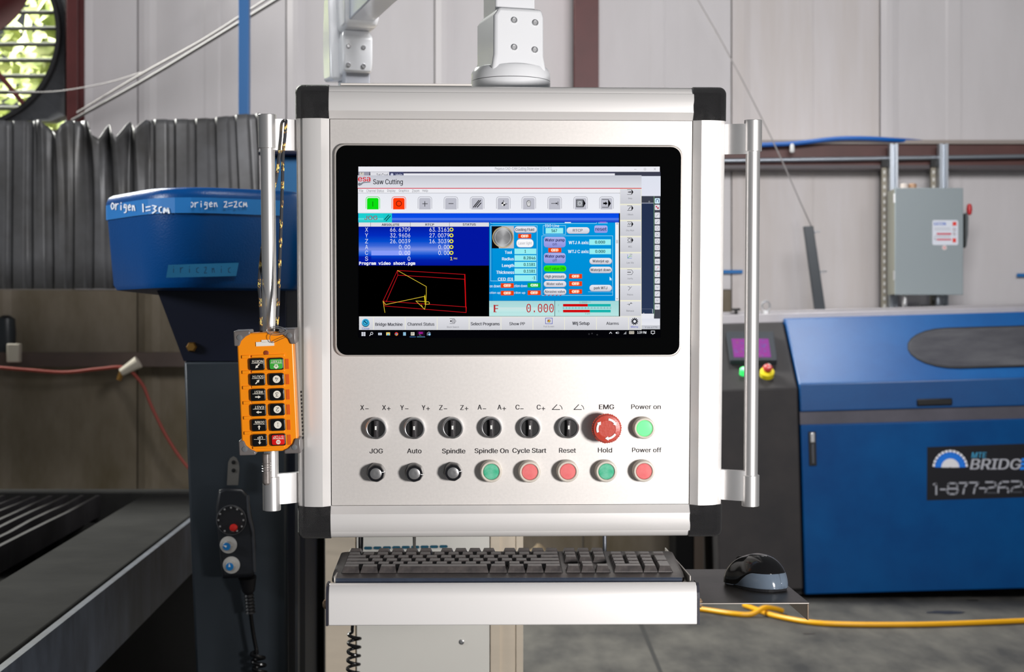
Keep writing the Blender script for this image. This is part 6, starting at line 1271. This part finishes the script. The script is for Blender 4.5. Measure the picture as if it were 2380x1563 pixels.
# wire ring at top
pts = []
for k in range(60):
    a = 2*math.pi*k/59*1.9; pts.append(L(643+24*math.cos(a)*(1-.12*k/59), 766+9*math.sin(a)+.12*k, .004+.003*math.sin(a*.5)))
b = MB(); b.tube(pts, .00055, 6); b.build('wire_loop', SILV, rem, smooth=True)
b = MB(); b.tube(smoothpath([L(668, 782, .006), L(650, 790, .007), L(632, 797, .005), L(627, 786, .006), L(630, 778, .006), L(640, 770, .005)]), .00045, 6); b.build('tie_wire', mat('brown_wire', (120, 80, 50), .4), rem, smooth=True)

# ---- lanyard cord (black with yellow flecks)
def ropemat():
    m = bpy.data.materials.new('black_yellow_rope'); m.use_nodes = True; nt = m.node_tree; bb = nt.nodes['Principled BSDF']; bb.inputs['Roughness'].default_value = .7
    tc = nt.nodes.new('ShaderNodeTexCoord'); mp_ = nt.nodes.new('ShaderNodeMapping'); mp_.inputs['Scale'].default_value = (1, 1, .42); nt.links.new(tc.outputs['Object'], mp_.inputs[0])
    v = nt.nodes.new('ShaderNodeTexVoronoi'); v.inputs['Scale'].default_value = 700; nt.links.new(mp_.outputs[0], v.inputs['Vector'])
    w = nt.nodes.new('ShaderNodeTexWave'); w.bands_direction = 'Z'; w.inputs['Scale'].default_value = 12; w.inputs['Distortion'].default_value = 2; nt.links.new(tc.outputs['Object'], w.inputs['Vector'])
    sp = nt.nodes.new('ShaderNodeSeparateColor'); nt.links.new(v.outputs['Color'], sp.inputs[0])
    mx = nt.nodes.new('ShaderNodeMath'); mx.operation = 'MULTIPLY'; nt.links.new(sp.outputs[0], mx.inputs[0]); nt.links.new(w.outputs['Fac'], mx.inputs[1])
    r = nt.nodes.new('ShaderNodeValToRGB'); r.color_ramp.interpolation = 'CONSTANT'; e = r.color_ramp.elements; e[0].color = lin((56, 58, 64))+(1,); e[1].position = .46; e[1].color = lin((190, 128, 60))+(1,); k = e.new(.58); k.color = lin((250, 226, 130))+(1,)
    nt.links.new(mx.outputs[0], r.inputs[0]); nt.links.new(r.outputs[0], bb.inputs['Base Color']); return m
def EW(px, py, h): return tuple(EN.world(EN.loc(px, py, h)))
pts = smoothpath([EW(607, 771, .030), EW(606, 735, .022), EW(604, 690, .014), EW(603, 650, .002), EW(612, 560, -.013), EW(626, 480, -.014), EW(641, 420, -.012), EW(650, 355, -.010), EW(660, 290, -.011), EW(664, 281, -.002), EW(664.5, 287, .0095), EW(662, 320, .0105), EW(658, 360, .011), EW(656, 440, .013), EW(652, 560, .016), EW(648, 660, .020), EW(645, 735, .026), EW(643, 771, .032)], 5)
b = MB(); b.tube(pts, .00235, 8); o_ = tuple(pts[0]); tag(b.build('lanyard', ropemat(), None, org=o_, loc=o_, smooth=True), 'black and yellow flecked cord looped over the left handle bracket', 'cord')
